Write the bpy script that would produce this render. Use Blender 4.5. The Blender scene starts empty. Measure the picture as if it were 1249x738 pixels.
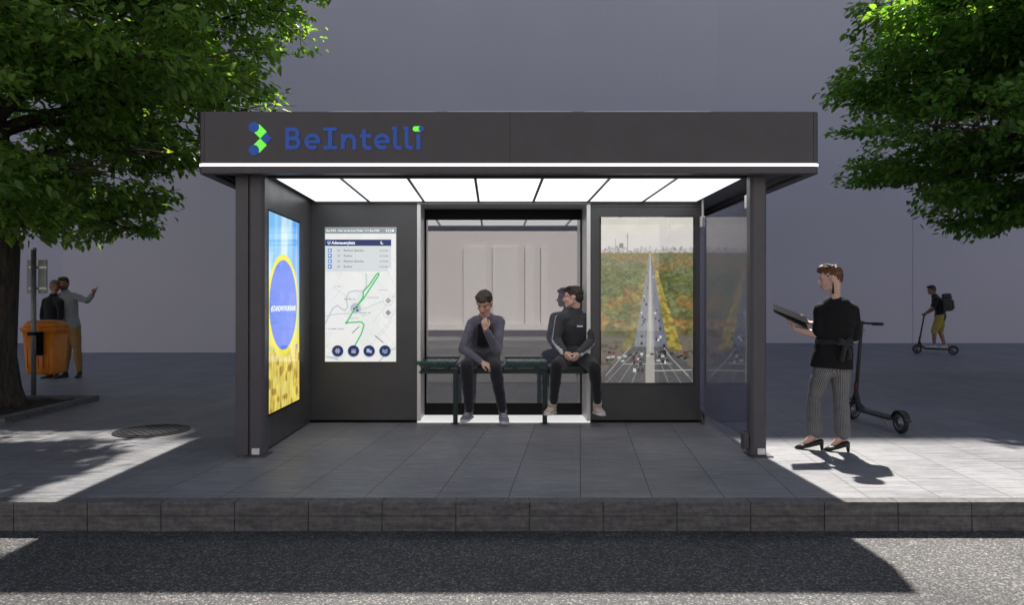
import bpy, bmesh, math, random
import numpy as np
from mathutils import Vector as V, Matrix, noise
random.seed(7); rng = np.random.default_rng(7)
PI = math.pi; R = math.radians
sc = bpy.context.scene; C = sc.collection
F = 833.0; CX = 602.0; HY = 370.0; CAMZ = 1.35
EXPO = 1.0
def P(px, py, Y):                      # a point of the place, from where the photo shows it and its distance
    s = Y / F
    return V(((px - CX) * s, Y, CAMZ - (py - HY) * s))
def L(v): return v / 2 ** EXPO

# ------------------------------------------------------------------ objects
def link(name, me, m=None, parent=None):
    o = bpy.data.objects.new(name, me); C.objects.link(o)
    if m is not None and me is not None:
        me.materials.clear()
        for q in (m if isinstance(m, (list, tuple)) else [m]): me.materials.append(q)
    if parent is not None: o.parent = parent
    return o
def build(name, bm, m, parent=None, smooth=False):
    me = bpy.data.meshes.new(name)
    bmesh.ops.recalc_face_normals(bm, faces=bm.faces)
    bm.to_mesh(me); bm.free()
    if smooth: me.shade_smooth()
    if parent is not None:
        me.transform(world_inv(parent))
    return link(name, me, m, parent)
WM = {}
def world_inv(o):                       # rest matrices are all built by translation only
    p = V((0, 0, 0)); q = o
    while q is not None:
        p += V(q.location); q = q.parent
    return Matrix.Translation(-p)
def thing(name, label, cat, loc=(0, 0, 0), group=None):
    o = bpy.data.objects.new(name, None); C.objects.link(o); o.location = loc
    o.empty_display_size = .1
    return tag(o, label, cat, group)
def tag(o, label, cat, group=None, kind=None):
    o['label'] = label; o['category'] = cat
    if group: o['group'] = group
    if kind: o['kind'] = kind
    return o
def struct(o): o['kind'] = 'structure'; return o

# ------------------------------------------------------------------ mesh helpers
def box(bm, x0, x1, y0, y1, z0, z1, bev=0.0, mi=0, M=None):
    t = bmesh.new()
    bmesh.ops.create_cube(t, size=1)
    bmesh.ops.scale(t, vec=(x1 - x0, y1 - y0, z1 - z0), verts=t.verts)
    bmesh.ops.translate(t, vec=((x0 + x1) / 2, (y0 + y1) / 2, (z0 + z1) / 2), verts=t.verts)
    if bev > 0: bmesh.ops.bevel(t, geom=list(t.edges), offset=bev, segments=2, affect='EDGES', profile=.5)
    if M is not None: bmesh.ops.transform(t, matrix=M, verts=t.verts)
    merge(bm, t, mi)
def merge(bm, t, mi=0):
    me = bpy.data.meshes.new('t'); t.to_mesh(me); t.free()
    n = len(bm.faces); bm.from_mesh(me); bpy.data.meshes.remove(me)
    if mi:
        bm.faces.ensure_lookup_table()
        for f in bm.faces[n:]: f.material_index = mi
def frame_of(d, lat=None):
    d = d.normalized()
    if lat is None: lat = V((1, 0, 0)) if abs(d.x) < .8 else V((0, 1, 0))
    u = (lat - d * lat.dot(d))
    if u.length < 1e-5: u = d.orthogonal()
    u.normalize(); return d, u, d.cross(u).normalized()
def tube(bm, pts, rad, lat=None, seg=14, cap=True, mi=0):
    """rings along pts; rad floats or (ru, rv); lat one vector or one per point; rounded ends"""
    pts = [V(p) for p in pts]; n = len(pts)
    rad = [(r, r) if not isinstance(r, (tuple, list)) else r for r in rad]
    lats = lat if isinstance(lat, list) else [lat] * n
    rings = []
    def ring(c, u, v, ru, rv):
        return [bm.verts.new(c + u * (ru * math.cos(a)) + v * (rv * math.sin(a)))
                for a in (2 * PI * k / seg for k in range(seg))]
    fr = []
    for i in range(n):
        d = pts[min(i + 1, n - 1)] - pts[max(i - 1, 0)]
        l = lats[i]
        if l is None and fr: l = fr[-1][1]
        fr.append(frame_of(d, l))
    nf = len(bm.faces)
    if cap:
        d, u, v = fr[0]; ru, rv = rad[0]; r = min(ru, rv); p0 = bm.verts.new(pts[0] - d * r)
        for a in (60, 30):
            rings.append(ring(pts[0] - d * r * math.sin(R(a)), u, v, ru * math.cos(R(a)), rv * math.cos(R(a))))
    for i in range(n):
        d, u, v = fr[i]; rings.append(ring(pts[i], u, v, *rad[i]))
    if cap:
        d, u, v = fr[-1]; ru, rv = rad[-1]; r = min(ru, rv); p1 = bm.verts.new(pts[-1] + d * r)
        for a in (30, 60):
            rings.append(ring(pts[-1] + d * r * math.sin(R(a)), u, v, ru * math.cos(R(a)), rv * math.cos(R(a))))
    for a, b in zip(rings, rings[1:]):
        for k in range(seg):
            bm.faces.new((a[k], a[(k + 1) % seg], b[(k + 1) % seg], b[k]))
    if cap:
        for k in range(seg):
            bm.faces.new((p0, rings[0][(k + 1) % seg], rings[0][k]))
            bm.faces.new((p1, rings[-1][k], rings[-1][(k + 1) % seg]))
    else:
        bm.faces.new(rings[0][::-1]); bm.faces.new(rings[-1])
    if mi:
        bm.faces.ensure_lookup_table()
        for f in bm.faces[nf:]: f.material_index = mi
def ell(bm, c, r, M=None, seg=18):
    t = bmesh.new(); bmesh.ops.create_uvsphere(t, u_segments=seg, v_segments=seg // 2 + 3, radius=1)
    bmesh.ops.scale(t, vec=r, verts=t.verts); bmesh.ops.translate(t, vec=c, verts=t.verts)
    if M is not None: bmesh.ops.transform(t, matrix=M, verts=t.verts)
    merge(bm, t)
def prism(bm, poly, y0, y1, mi=0):      # polygon in x,z pushed from y0 to y1
    a = [bm.verts.new((x, y0, z)) for x, z in poly]; b = [bm.verts.new((x, y1, z)) for x, z in poly]
    n = len(poly); fs = [bm.faces.new(a), bm.faces.new(b[::-1])]
    for k in range(n): fs.append(bm.faces.new((a[k], b[k], b[(k + 1) % n], a[(k + 1) % n])))
    for f in fs: f.material_index = mi
def remesh(bm, voxel, it=3, fac=.5):
    me = bpy.data.meshes.new('tmp'); bm.to_mesh(me); bm.free()
    o = bpy.data.objects.new('tmp', me); C.objects.link(o)
    m = o.modifiers.new('r', 'REMESH'); m.mode = 'VOXEL'; m.voxel_size = voxel
    if it: s = o.modifiers.new('s', 'SMOOTH'); s.factor = fac; s.iterations = it
    dg = bpy.context.evaluated_depsgraph_get(); dg.update()
    out = bpy.data.meshes.new_from_object(o.evaluated_get(dg))
    bpy.data.objects.remove(o); bpy.data.meshes.remove(me)
    out.shade_smooth(); return out
def displace(me, fn):
    ns = [v.normal.copy() for v in me.vertices]; cs = [v.co.copy() for v in me.vertices]
    out = np.array([c + fn(c, n) for c, n in zip(cs, ns)], np.float32); me.vertices.foreach_set('co', out.reshape(-1)); me.update()
def paint(me, fn, name='Col'):
    a = me.color_attributes.new(name, 'FLOAT_COLOR', 'POINT')
    buf = np.empty(len(me.vertices) * 4, np.float32)
    for i, v in enumerate(me.vertices):
        c = fn(v.co); buf[4 * i:4 * i + 4] = (c[0], c[1], c[2], 1)
    a.data.foreach_set('color', buf)

# ------------------------------------------------------------------ materials
def srgb(r, g, b):
    f = lambda c: ((c / 255 + .055) / 1.055) ** 2.4 if c > 10 else c / 255 / 12.92
    return (f(r), f(g), f(b), 1)
class NT:
    def __init__(s, name):
        s.m = bpy.data.materials.new(name); s.m.use_nodes = True; s.t = s.m.node_tree
        s.b = s.t.nodes['Principled BSDF']; s.out = s.t.nodes['Material Output']
    def n(s, typ, **kw):
        o = s.t.nodes.new(typ)
        for k, v in kw.items():
            if k.startswith('_'): setattr(o, k[1:], v)
            else: o.inputs[k.replace('__', ' ')].default_value = v
        return o
    def l(s, a, b): s.t.links.new(a, b)
    def coord(s, kind='Object', scale=(1, 1, 1)):
        t = s.n('ShaderNodeTexCoord'); mp = s.n('ShaderNodeMapping'); mp.inputs['Scale'].default_value = scale
        s.l(t.outputs[kind], mp.inputs['Vector']); return mp.outputs[0]
    def noise(s, vec, scale, detail=4, rough=.55):
        q = s.n('ShaderNodeTexNoise', Scale=scale, Detail=detail, Roughness=rough); s.l(vec, q.inputs['Vector']); return q.outputs['Fac']
    def ramp(s, f, stops):
        r = s.n('ShaderNodeValToRGB'); e = r.color_ramp.elements
        while len(e) < len(stops): e.new(.5)
        for q, (p, c) in zip(e, stops): q.position = p; q.color = c if len(c) == 4 else (*c, 1)
        s.l(f, r.inputs[0]); return r.outputs[0]
    def mix(s, a, b, f, mode='MIX'):
        q = s.n('ShaderNodeMix', _data_type='RGBA', _blend_type=mode)
        for sock, v in ((q.inputs[6], a), (q.inputs[7], b), (q.inputs[0], f)):
            if hasattr(v, 'is_linked'): s.l(v, sock)
            else: sock.default_value = v
        return q.outputs[2]
    def math(s, op, a, b=0.0, c=0.0):
        q = s.n('ShaderNodeMath', _operation=op)
        for k, v in enumerate((a, b, c)):
            if hasattr(v, 'is_linked'): s.l(v, q.inputs[k])
            else: q.inputs[k].default_value = v
        return q.outputs[0]
    def bump(s, h, strength=.3, dist=.005):
        q = s.n('ShaderNodeBump', Strength=strength, Distance=dist); s.l(h, q.inputs['Height']); s.l(q.outputs[0], s.b.inputs['Normal']); return q
    def set(s, **kw):
        for k, v in kw.items():
            k = k.replace('__', ' ')
            if hasattr(v, 'is_linked'): s.l(v, s.b.inputs[k])
            else: s.b.inputs[k].default_value = v
        return s
def vary(name, c, rough=.5, metal=0, amt=.15, scale=6, bump=0, bscale=60, dist=.002, spec=.5, coat=0):
    """a painted or cast surface: base colour that drifts a little, smudged gloss, fine bump"""
    m = NT(name); v = m.coord(); f = m.noise(v, scale, 5, .6)
    lo = tuple(x * (1 - amt) for x in c[:3]); hi = tuple(min(1, x * (1 + amt)) for x in c[:3])
    m.set(Base__Color=m.ramp(f, [(.3, lo), (.7, hi)]), Metallic=metal, Specular__IOR__Level=spec, Coat__Weight=coat)
    g = m.noise(v, scale * 3, 4, .6)
    m.set(Roughness=m.math('MULTIPLY_ADD', g, .25, max(.02, rough - .12)))
    if bump: m.bump(m.noise(v, bscale, 6, .6), bump, dist)
    return m.m
def emit(name, c, s):
    m = NT(name); m.set(Base__Color=(.8, .8, .8, 1), Emission__Color=c, Emission__Strength=s, Roughness=.4); return m.m

def tile_mat():
    m = NT('paving_concrete'); t = m.n('ShaderNodeTexCoord'); sep = m.n('ShaderNodeSeparateXYZ'); m.l(t.outputs['Object'], sep.inputs[0])
    x, y, z = sep.outputs
    u = m.math('SUBTRACT', x, m.math('MULTIPLY', y, .127))
    comb = m.n('ShaderNodeCombineXYZ'); m.l(u, comb.inputs[0]); m.l(y, comb.inputs[1])
    # joints
    def dist(c, p):
        a = m.math('FRACT', m.math('DIVIDE', c, p)); b = m.math('SUBTRACT', 1.0, a)
        return m.math('MULTIPLY', m.math('MINIMUM', a, b), p)
    du = dist(u, .5); dv = dist(m.math('ADD', y, .13), 1.0)
    ju = m.math('LESS_THAN', du, .0036); jv = m.math('MULTIPLY', m.math('LESS_THAN', dv, .004), .45)
    j = m.math('MAXIMUM', ju, jv)
    # per slab tone
    fl = m.n('ShaderNodeCombineXYZ')
    m.l(m.math('FLOOR', m.math('DIVIDE', u, .5)), fl.inputs[0]); m.l(m.math('FLOOR', m.math('ADD', y, .13)), fl.inputs[1])
    wn = m.n('ShaderNodeTexWhiteNoise', _noise_dimensions='2D'); m.l(fl.outputs[0], wn.inputs['Vector'])
    mp = m.n('ShaderNodeMapping'); mp.inputs['Scale'].default_value = (1.2, 14, 1); m.l(comb.outputs[0], mp.inputs[0])
    st = m.noise(mp.outputs[0], 2.2, 8, .68)
    mp2 = m.n('ShaderNodeMapping'); mp2.inputs['Scale'].default_value = (5, 60, 1); m.l(comb.outputs[0], mp2.inputs[0])
    st2 = m.noise(mp2.outputs[0], 2.0, 4, .6)
    bl = m.noise(comb.outputs[0], .9, 5, .6); sp = m.noise(comb.outputs[0], 60, 3, .6)
    f = m.math('ADD', m.math('MULTIPLY', st, .55), m.math('MULTIPLY', st2, .3)); f = m.math('ADD', f, m.math('MULTIPLY', bl, .25))
    f = m.math('ADD', f, m.math('MULTIPLY', m.math('SUBTRACT', sp, .5), .15))
    c = m.ramp(f, [(.38, (.088, .089, .103)), (.50, (.160, .160, .174)), (.64, (.285, .282, .288))])
    tone = m.math('MULTIPLY_ADD', wn.outputs[0], .16, .92)
    tc = m.n('ShaderNodeCombineXYZ'); [m.l(tone, tc.inputs[k]) for k in range(3)]
    c = m.mix(c, tc.outputs[0], 1.0, 'MULTIPLY')
    c = m.mix(c, (.05, .05, .054, 1), j)
    m.set(Base__Color=c, Roughness=m.math('MULTIPLY_ADD', f, .5, .2), Specular__IOR__Level=.45)
    h = m.math('SUBTRACT', f, m.math('MULTIPLY', j, 1.0)); m.bump(h, .45, .004)
    return m.m
def kerb_mat():
    m = NT('kerb_concrete'); v = m.coord(scale=(1.3, 1.3, 9)); v1 = m.coord()
    f = m.math('ADD', m.math('MULTIPLY', m.noise(v, 3, 8, .7), .6), m.math('MULTIPLY', m.noise(v1, 26, 5, .65), .45))
    m.set(Base__Color=m.ramp(f, [(.38, (.06, .058, .06)), (.52, (.115, .112, .114)), (.66, (.18, .175, .175))]), Roughness=.8)
    m.bump(f, .6, .006); return m.m
def road_mat():
    m = NT('asphalt'); v = m.coord()
    vo = m.n('ShaderNodeTexVoronoi', Scale=80.0, _feature='F1'); m.l(v, vo.inputs['Vector'])
    hs = m.n('ShaderNodeSeparateColor'); m.l(vo.outputs['Color'], hs.inputs[0])
    g = m.ramp(hs.outputs[0], [(.0, (.05, .05, .053)), (.45, (.085, .083, .085)), (.8, (.14, .135, .133)), (1, (.27, .255, .245))])
    d = m.math('GREATER_THAN', vo.outputs['Distance'], .62)
    c = m.mix(g, (.035, .035, .036, 1), m.math('MULTIPLY', d, .8))
    bl = m.noise(v, 1.1, 5, .6); c = m.mix(c, m.ramp(bl, [(.3, (.72, .72, .72)), (.7, (1.15, 1.14, 1.12))]), 1.0, 'MULTIPLY')
    m.set(Base__Color=c, Roughness=.7, Specular__IOR__Level=.35)
    h = m.math('ADD', m.math('MULTIPLY', m.math('SUBTRACT', 1.0, vo.outputs['Distance']), 1.0), m.math('MULTIPLY', hs.outputs[1], .5))
    m.bump(h, .7, .006); return m.m
def plaster(name, c, panel=None):
    m = NT(name); v = m.coord(); a = m.noise(v, .35, 6, .55); b = m.noise(v, 9, 6, .6)
    mp = m.coord(scale=(1, 1, .1)); s_ = m.noise(mp, .5, 4, .5)
    f = m.math('ADD', m.math('MULTIPLY', a, .5), m.math('ADD', m.math('MULTIPLY', b, .15), m.math('MULTIPLY', s_, .35)))
    lo = tuple(x * .975 for x in c); hi = tuple(x * 1.02 for x in c)
    m.set(Base__Color=m.ramp(f, [(.36, lo), (.64, hi)]), Roughness=.85); m.bump(b, .15, .003); return m.m
def bark_mat():
    m = NT('bark'); v = m.coord(scale=(9, 9, 1.6)); f = m.noise(v, 2.2, 8, .7)
    m.set(Base__Color=m.ramp(f, [(.35, (.018, .014, .011)), (.6, (.07, .056, .042)), (.8, (.12, .10, .08))]), Roughness=.9)
    m.bump(f, 1.0, .03); return m.m
def leaf_mat(name, tint):
    m = NT(name); a = m.n('ShaderNodeAttribute', _attribute_name='Col')
    c = m.mix(a.outputs['Color'], tint, 1.0, 'MULTIPLY')
    m.set(Base__Color=c, Roughness=.42, Specular__IOR__Level=.5)
    tr = m.n('ShaderNodeBsdfTranslucent'); c2 = m.mix(c, (2.6, 2.6, .6, 1), 1.0, 'MULTIPLY'); m.l(c2, tr.inputs[0])
    mx = m.n('ShaderNodeMixShader', Fac=.6); m.l(m.b.outputs[0], mx.inputs[1]); m.l(tr.outputs[0], mx.inputs[2]); m.l(mx.outputs[0], m.out.inputs[0])
    return m.m
def glass_mat(name, tint, refl, rough=0.0, film=(.5, .5, .6, 1), film_f=0.0):
    m = NT(name); tr = m.n('ShaderNodeBsdfTransparent'); tr.inputs[0].default_value = tint
    gl = m.n('ShaderNodeBsdfGlossy', Roughness=rough); gl.inputs[0].default_value = (1, .98, .96, 1)
    fr = m.n('ShaderNodeFresnel', IOR=1.5); f = m.math('ADD', fr.outputs[0], refl)
    mx = m.n('ShaderNodeMixShader'); m.l(f, mx.inputs[0])
    src = tr.outputs[0]
    if film_f:
        df = m.n('ShaderNodeBsdfTranslucent'); df.inputs[0].default_value = film
        d2 = m.n('ShaderNodeBsdfDiffuse'); d2.inputs[0].default_value = film
        ms = m.n('ShaderNodeMixShader', Fac=.5); m.l(df.outputs[0], ms.inputs[1]); m.l(d2.outputs[0], ms.inputs[2])
        m2 = m.n('ShaderNodeMixShader', Fac=film_f); m.l(tr.outputs[0], m2.inputs[1]); m.l(ms.outputs[0], m2.inputs[2]); src = m2.outputs[0]
    m.l(src, mx.inputs[1]); m.l(gl.outputs[0], mx.inputs[2]); m.l(mx.outputs[0], m.out.inputs[0])
    return m.m
def pic_mat(name, e, rough=.12, base=1.0, spec=.5):
    m = NT(name); a = m.n('ShaderNodeAttribute', _attribute_name='Col')
    m.set(Base__Color=m.mix(a.outputs['Color'], (base, base, base, 1), 1.0, 'MULTIPLY'), Emission__Color=a.outputs['Color'], Emission__Strength=e, Roughness=rough, Specular__IOR__Level=spec); return m.m
def skin_mat():
    m = NT('skin'); a = m.n('ShaderNodeAttribute', _attribute_name='Col'); v = m.coord()
    f = m.noise(v, 40, 4, .6)
    c = m.mix(a.outputs['Color'], m.ramp(f, [(.3, (.9, .86, .85)), (.7, (1.06, 1.05, 1.04))]), 1.0, 'MULTIPLY')
    m.set(Base__Color=c, Roughness=.5, Subsurface__Weight=.12, Subsurface__Radius=(.01, .004, .002), Subsurface__Scale=1.0); return m.m
def cloth(name, c=None, rough=.85, weave=350, stripe=None, sheen=.2):
    m = NT(name); v = m.coord()
    w = m.noise(v, weave, 2, .6); fo = m.noise(v, 14, 5, .6)
    if c is None:
        a = m.n('ShaderNodeAttribute', _attribute_name='Col'); base = a.outputs['Color']
    else: base = c
    k = m.ramp(m.math('ADD', m.math('MULTIPLY', w, .5), m.math('MULTIPLY', fo, .5)), [(.35, (.75, .75, .75)), (.65, (1.2, 1.2, 1.2))])
    base = m.mix(base, k, 1.0, 'MULTIPLY')
    m.set(Base__Color=base, Roughness=rough, Sheen__Weight=sheen, Specular__IOR__Level=.25)
    m.bump(m.math('ADD', m.math('MULTIPLY', w, .2), fo), .5, .006); return m.m
def hair_mat(name, a_, b_):
    m = NT(name); v = m.coord(scale=(1, .35, .5)); f = m.noise(v, 150, 5, .7)
    m.set(Base__Color=m.ramp(f, [(.35, a_), (.65, b_)]), Roughness=.45, Specular__IOR__Level=.4); m.bump(f, 1.0, .006); return m.m

M_tile = tile_mat(); M_kerb = kerb_mat(); M_road = road_mat(); M_bark = bark_mat()
M_wall = plaster('render_grey', (.68, .612, .66)); M_face = plaster('render_cream', (.495, .47, .462))
M_white = plaster('render_pale', (.54, .52, .51))
M_metal = vary('anthracite_paint', (.067, .060, .069), .42, 0, .10, 3, .08, 300, .0008)
M_panel = vary('graphite_sheet', (.060, .060, .062), .36, 0, .12, 2, .06, 400, .0006)
M_post = vary('post_paint', (.080, .076, .090), .4, 0, .10, 5, .08, 300, .0008)
M_alu = vary('brushed_aluminium', (.72, .72, .72), .42, .6, .03, 3)
M_black = vary('black_enamel', (.004, .004, .005), .6, 0, .2, 5, spec=.15)
M_green = vary('green_enamel', (.012, .075, .062), .28, 0, .15, 8, .1, 200, .0006)
M_dgreen = vary('dark_green_enamel', (.006, .028, .026), .32, 0, .2, 8)
M_orange = vary('orange_plastic', (.72, .22, .012), .42, 0, .12, 5, .06, 200, .0006)
M_rubber = vary('rubber', (.018, .018, .019), .7, 0, .3, 20, .3, 150, .001)
M_scoot = vary('scooter_paint', (.03, .031, .034), .38, .2, .2, 15)
M_chrome = vary('dull_steel', (.35, .35, .36), .32, .8, .15, 15)
M_galv = vary('galvanised_steel', (.26, .27, .26), .45, .5, .2, 12, .1, 80, .001)
M_sign = vary('sign_back', (.42, .44, .43), .5, 0, .1, 5)
M_soil = vary('soil', (.03, .022, .016), .95, 0, .5, 18, 1, 30, .03)
M_iron = vary('cast_iron', (.018, .018, .021), .5, .4, .3, 20, .5, 60, .003)
M_thresh = vary('pale_threshold', (.80, .80, .78), .35, 0, .06, 6); M_glow = emit('threshold_added_glow', (1, .99, .97, 1), L(.62))  # second one: threshold plate with emission added to brighten it, no real lamp
M_light = emit('light_panel', (.96, .98, 1, 1), L(1.25))
M_led = emit('led_strip', (1, 1, 1, 1), L(1.5))
def glowing_ink(name, c, e):  # plain sign paint with a glow of its own colour added
    m = NT(name); m.set(Base__Color=c, Emission__Color=c, Emission__Strength=e, Roughness=.45); return m.m
M_blue = glowing_ink('logo_blue', srgb(36, 78, 160), L(.3)); M_lime = glowing_ink('logo_lime', srgb(110, 235, 70), L(.75))
M_glass = glass_mat('coated_glass', (.80, .80, .80, 1), .20)
M_bglass = glass_mat('blue_tint_glass', (.88, .90, 1, 1), .02, 0, (.66, .69, .94, 1), .27)
M_window = vary('window_glass', (.02, .025, .03), .08, 0, .2, 2, spec=.9)
M_skin = skin_mat()
M_sunlit_edge = vary('sunlit_edge_white', (.8, .8, .8), .2, 0, .1, 3)  # roof panels coloured white to stand in for sunlight along their edges
M_grout = vary('grout', (.03, .03, .03), .9)

# ------------------------------------------------------------------ camera and light
cam = bpy.data.cameras.new('camera'); co = bpy.data.objects.new('camera', cam); C.objects.link(co); sc.camera = co
co.location = (0, 0, CAMZ); co.rotation_euler = (R(90), 0, 0)
cam.sensor_width = 36; cam.lens = 36 * F / 1249; cam.shift_x = (624.5 - CX) / 1249; cam.shift_y = (HY - 369) / 1249
cam.clip_end = 500; cam.clip_start = .05
SUN = V((.155, .68, 1)).normalized(); EL = math.asin(SUN.z); AZ = math.atan2(SUN.x, SUN.y)
w = bpy.data.worlds.new('World'); sc.world = w; w.use_nodes = True
sk = w.node_tree.nodes.new('ShaderNodeTexSky'); sk.sky_type = 'NISHITA'; sk.sun_disc = False
sk.sun_elevation = EL; sk.sun_rotation = AZ; sk.air_density = 1.0; sk.dust_density = 1.2; sk.ozone_density = 1.0
bg = w.node_tree.nodes['Background']; bg.inputs[1].default_value = .05; w.node_tree.links.new(sk.outputs[0], bg.inputs[0])
sl = bpy.data.lights.new('sun', 'SUN'); sl.energy = 4.8; sl.angle = R(.8); sl.color = (1, .95, .88)
so = bpy.data.objects.new('sun', sl); C.objects.link(so); so.rotation_euler = SUN.to_track_quat('Z', 'Y').to_euler()
sc.view_settings.view_transform = 'Standard'; sc.view_settings.look = 'None'; sc.view_settings.exposure = EXPO; sc.view_settings.gamma = 1
sc.view_settings.use_curve_mapping = False

# ------------------------------------------------------------------ the setting
KY = 4.63
def sheet(name, x0, x1, y0, y1, z, m):
    bm = bmesh.new(); bm.faces.new([bm.verts.new(p) for p in ((x0, y0, z), (x1, y0, z), (x1, y1, z), (x0, y1, z))])
    return struct(build(name, bm, m))
sheet('pavement', -90, 90, KY + .1, 120, 0, M_tile)
sheet('road', -90, 90, -9.4, KY + .1, -.2, M_road)
bm = bmesh.new(); box(bm, -90, 90, -30, -9.4, -.4, -.05); struct(build('far_pavement', bm, M_kerb))
bm = bmesh.new()
for k in range(-70, 71):
    x = -1.256 + k * .5
    box(bm, x + .0025, x + .4975, KY, KY + .1, -.2, -.098, .004); box(bm, x + .0025, x + .4975, KY + .001, KY + .1, -.094, 0, .004)
box(bm, -90, 90, KY + .012, KY + .1, -.21, -.006, 0, 1)
struct(build('kerb', bm, [M_kerb, M_grout]))

# buildings behind the plaza
t = thing('building', 'tall windowless grey rendered building behind the whole square', 'building', (0, 30, 0))
bm = bmesh.new(); box(bm, -70, .45, 23.15, 45, -.1, 23.3); box(bm, .45, 70, 23.15, 45, -.1, 24.25)
build('wall', bm, M_wall, t)
for px in (-320, 1113, 1560): x = (px - CX) * 23.15 / F; bm = bmesh.new(); box(bm, x, x + .035, 23.13, 23.2, 0, 23.5); build('joint_profile', bm, M_wall, t)
bm = bmesh.new(); box(bm, -70, .44, 23.1, 23.6, 23.3, 23.36); build('parapet', bm, M_alu, t)
x0 = (78 - CX) * 18.7 / F
def bend(bm, g, z0, z1):                # the block's right end sweeps back in a wide curve
    p = [(x0 - g, 23.145), (x0 - g, 18.7 - g)] + [(-8 + 15.6 * q, 18.7 - g + 4.44 * q * q * (3 - 2 * q)) for q in (k_ / 24 for k_ in range(25))]
    a = [bm.verts.new((x, y, z0)) for x, y in p]; b = [bm.verts.new((x, y, z1)) for x, y in p]; n = len(p)
    for k in range(n): f_ = bm.faces.new((a[k], a[(k + 1) % n], b[(k + 1) % n], b[k]))
    bm.faces.new(a[::-1]); bm.faces.new(b)
t = thing('building', 'lower plain grey block with a gently curved front projecting behind the bus shelter', 'building', (-5, 20, 0))
bm = bmesh.new(); bend(bm, 0, -.1, 15.6); build('wall', bm, plaster('render_grey_pale', (.685, .618, .665)), t)
bm = bmesh.new(); bend(bm, .05, 15.6, 15.7); build('parapet', bm, M_alu, t)
# the houses across the street, seen only in the glass
t = thing('building', 'sunlit cream building across the street reflected in the shelter glass', 'building', (0, -14, 0))
bm = bmesh.new(); box(bm, -40, 40, -20, -12, -.05, 13); build('wall', bm, M_face, t)
bm = bmesh.new(); box(bm, -40, 40, -11.998, -11.8, .25, .5); build('ledge', bm, M_white, t)
for x0_, x1_ in ((-1.25, -.3), (-.05, 1.0), (1.3, 1.65), (1.95, 2.2)):
    bm = bmesh.new(); box(bm, x0_, x1_, -11.998, -11.9, .5, 3.7, .01); build('door_panel', bm, M_white, t)
for k in range(-7, 8):
    for zz in (5.2, 9.0):
        x = k * 4.6 + 2.1
        bm = bmesh.new(); box(bm, x - .8, x + .8, -11.998, -11.95, zz, zz + 1.9); o = build('window', bm, M_window, t)
        bm = bmesh.new(); box(bm, x - .9, x + .9, -11.998, -11.8, zz - .1, zz); build('sill', bm, M_white, o)

# manhole cover
c = V((-3.60, 7.2, 0)); t = thing('manhole_cover', 'dark round manhole cover flush in the paving near the tree', 'manhole cover', c)
bm = bmesh.new(); bmesh.ops.create_cone(bm, cap_ends=True, segments=64, radius1=.375, radius2=.37, depth=.008, matrix=Matrix.Translation(c + V((0, 0, .006)))); build('rim', bm, M_iron, t)
bm = bmesh.new(); bmesh.ops.create_cone(bm, cap_ends=True, segments=64, radius1=.32, radius2=.32, depth=.006, matrix=Matrix.Translation(c + V((0, 0, .0135))))
for i in range(-7, 8):
    for j in range(-7, 8):
        if (i * i + j * j) < 50 and (i + j) % 2: box(bm, c.x + i * .042 - .014, c.x + i * .042 + .014, c.y + j * .042 - .014, c.y + j * .042 + .014, .0165, .021)
build('plate', bm, M_iron, t)

# tree pit
t = thing('tree_pit', 'low square concrete edging with bare soil round the left tree', 'tree pit', (-6.4, 8.6, 0))
bm = bmesh.new(); a0, a1, b0, b1 = -7.35, -5.48, 7.66, 9.5
box(bm, a0, a1, b0, b0 + .13, -.02, .07, .008); box(bm, a0, a1, b1 - .13, b1, -.02, .07, .008)
box(bm, a0, a0 + .13, b0 + .133, b1 - .133, -.02, .068, .008); box(bm, a1 - .13, a1, b0 + .133, b1 - .133, -.02, .068, .008)
build('edging', bm, M_kerb, t)
bm = bmesh.new(); bmesh.ops.create_grid(bm, x_segments=40, y_segments=40, size=.5, matrix=Matrix.Translation((-6.415, 8.58, .03)) @ Matrix.Diagonal((1.61, 1.58, 1, 1)))
for v in bm.verts: v.co.z += .03 * noise.noise(v.co * 6)
build('soil', bm, M_soil, t, True)

# ------------------------------------------------------------------ pictures as coloured sheets
def picture(name, o, ux, uz, nx, ny, img, m, parent, flip=False):
    """img(u, v) -> (h,w,3) arrays; u to the right, v upward, both 0..1"""
    u = np.linspace(0, 1, nx + 1); v = np.linspace(0, 1, ny + 1); U, W = np.meshgrid(u, v)
    rgb = img(U, W)
    co_ = np.array(o)[None, None] + U[..., None] * np.array(ux) + W[..., None] * np.array(uz)
    me = bpy.data.meshes.new(name); idx = np.arange((nx + 1) * (ny + 1)).reshape(ny + 1, nx + 1)
    q = np.stack([idx[:-1, :-1], idx[:-1, 1:], idx[1:, 1:], idx[1:, :-1]], -1).reshape(-1, 4)
    me.vertices.add(co_.shape[0] * co_.shape[1]); me.vertices.foreach_set('co', co_.reshape(-1).astype(np.float32))
    me.loops.add(q.size); me.loops.foreach_set('vertex_index', q.reshape(-1).astype(np.int32))
    me.polygons.add(len(q)); me.polygons.foreach_set('loop_start', np.arange(0, q.size, 4, dtype=np.int32)); me.update(calc_edges=True)
    a = me.color_attributes.new('Col', 'FLOAT_COLOR', 'POINT'); al = np.ones((rgb.shape[0], rgb.shape[1], 4), np.float32)
    s = np.clip(rgb / 255., 0, 1); al[..., :3] = np.where(s > .04045, ((s + .055) / 1.055) ** 2.4, s / 12.92)
    a.data.foreach_set('color', al.reshape(-1)); me.transform(world_inv(parent))
    return link(name, me, m, parent)
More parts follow.
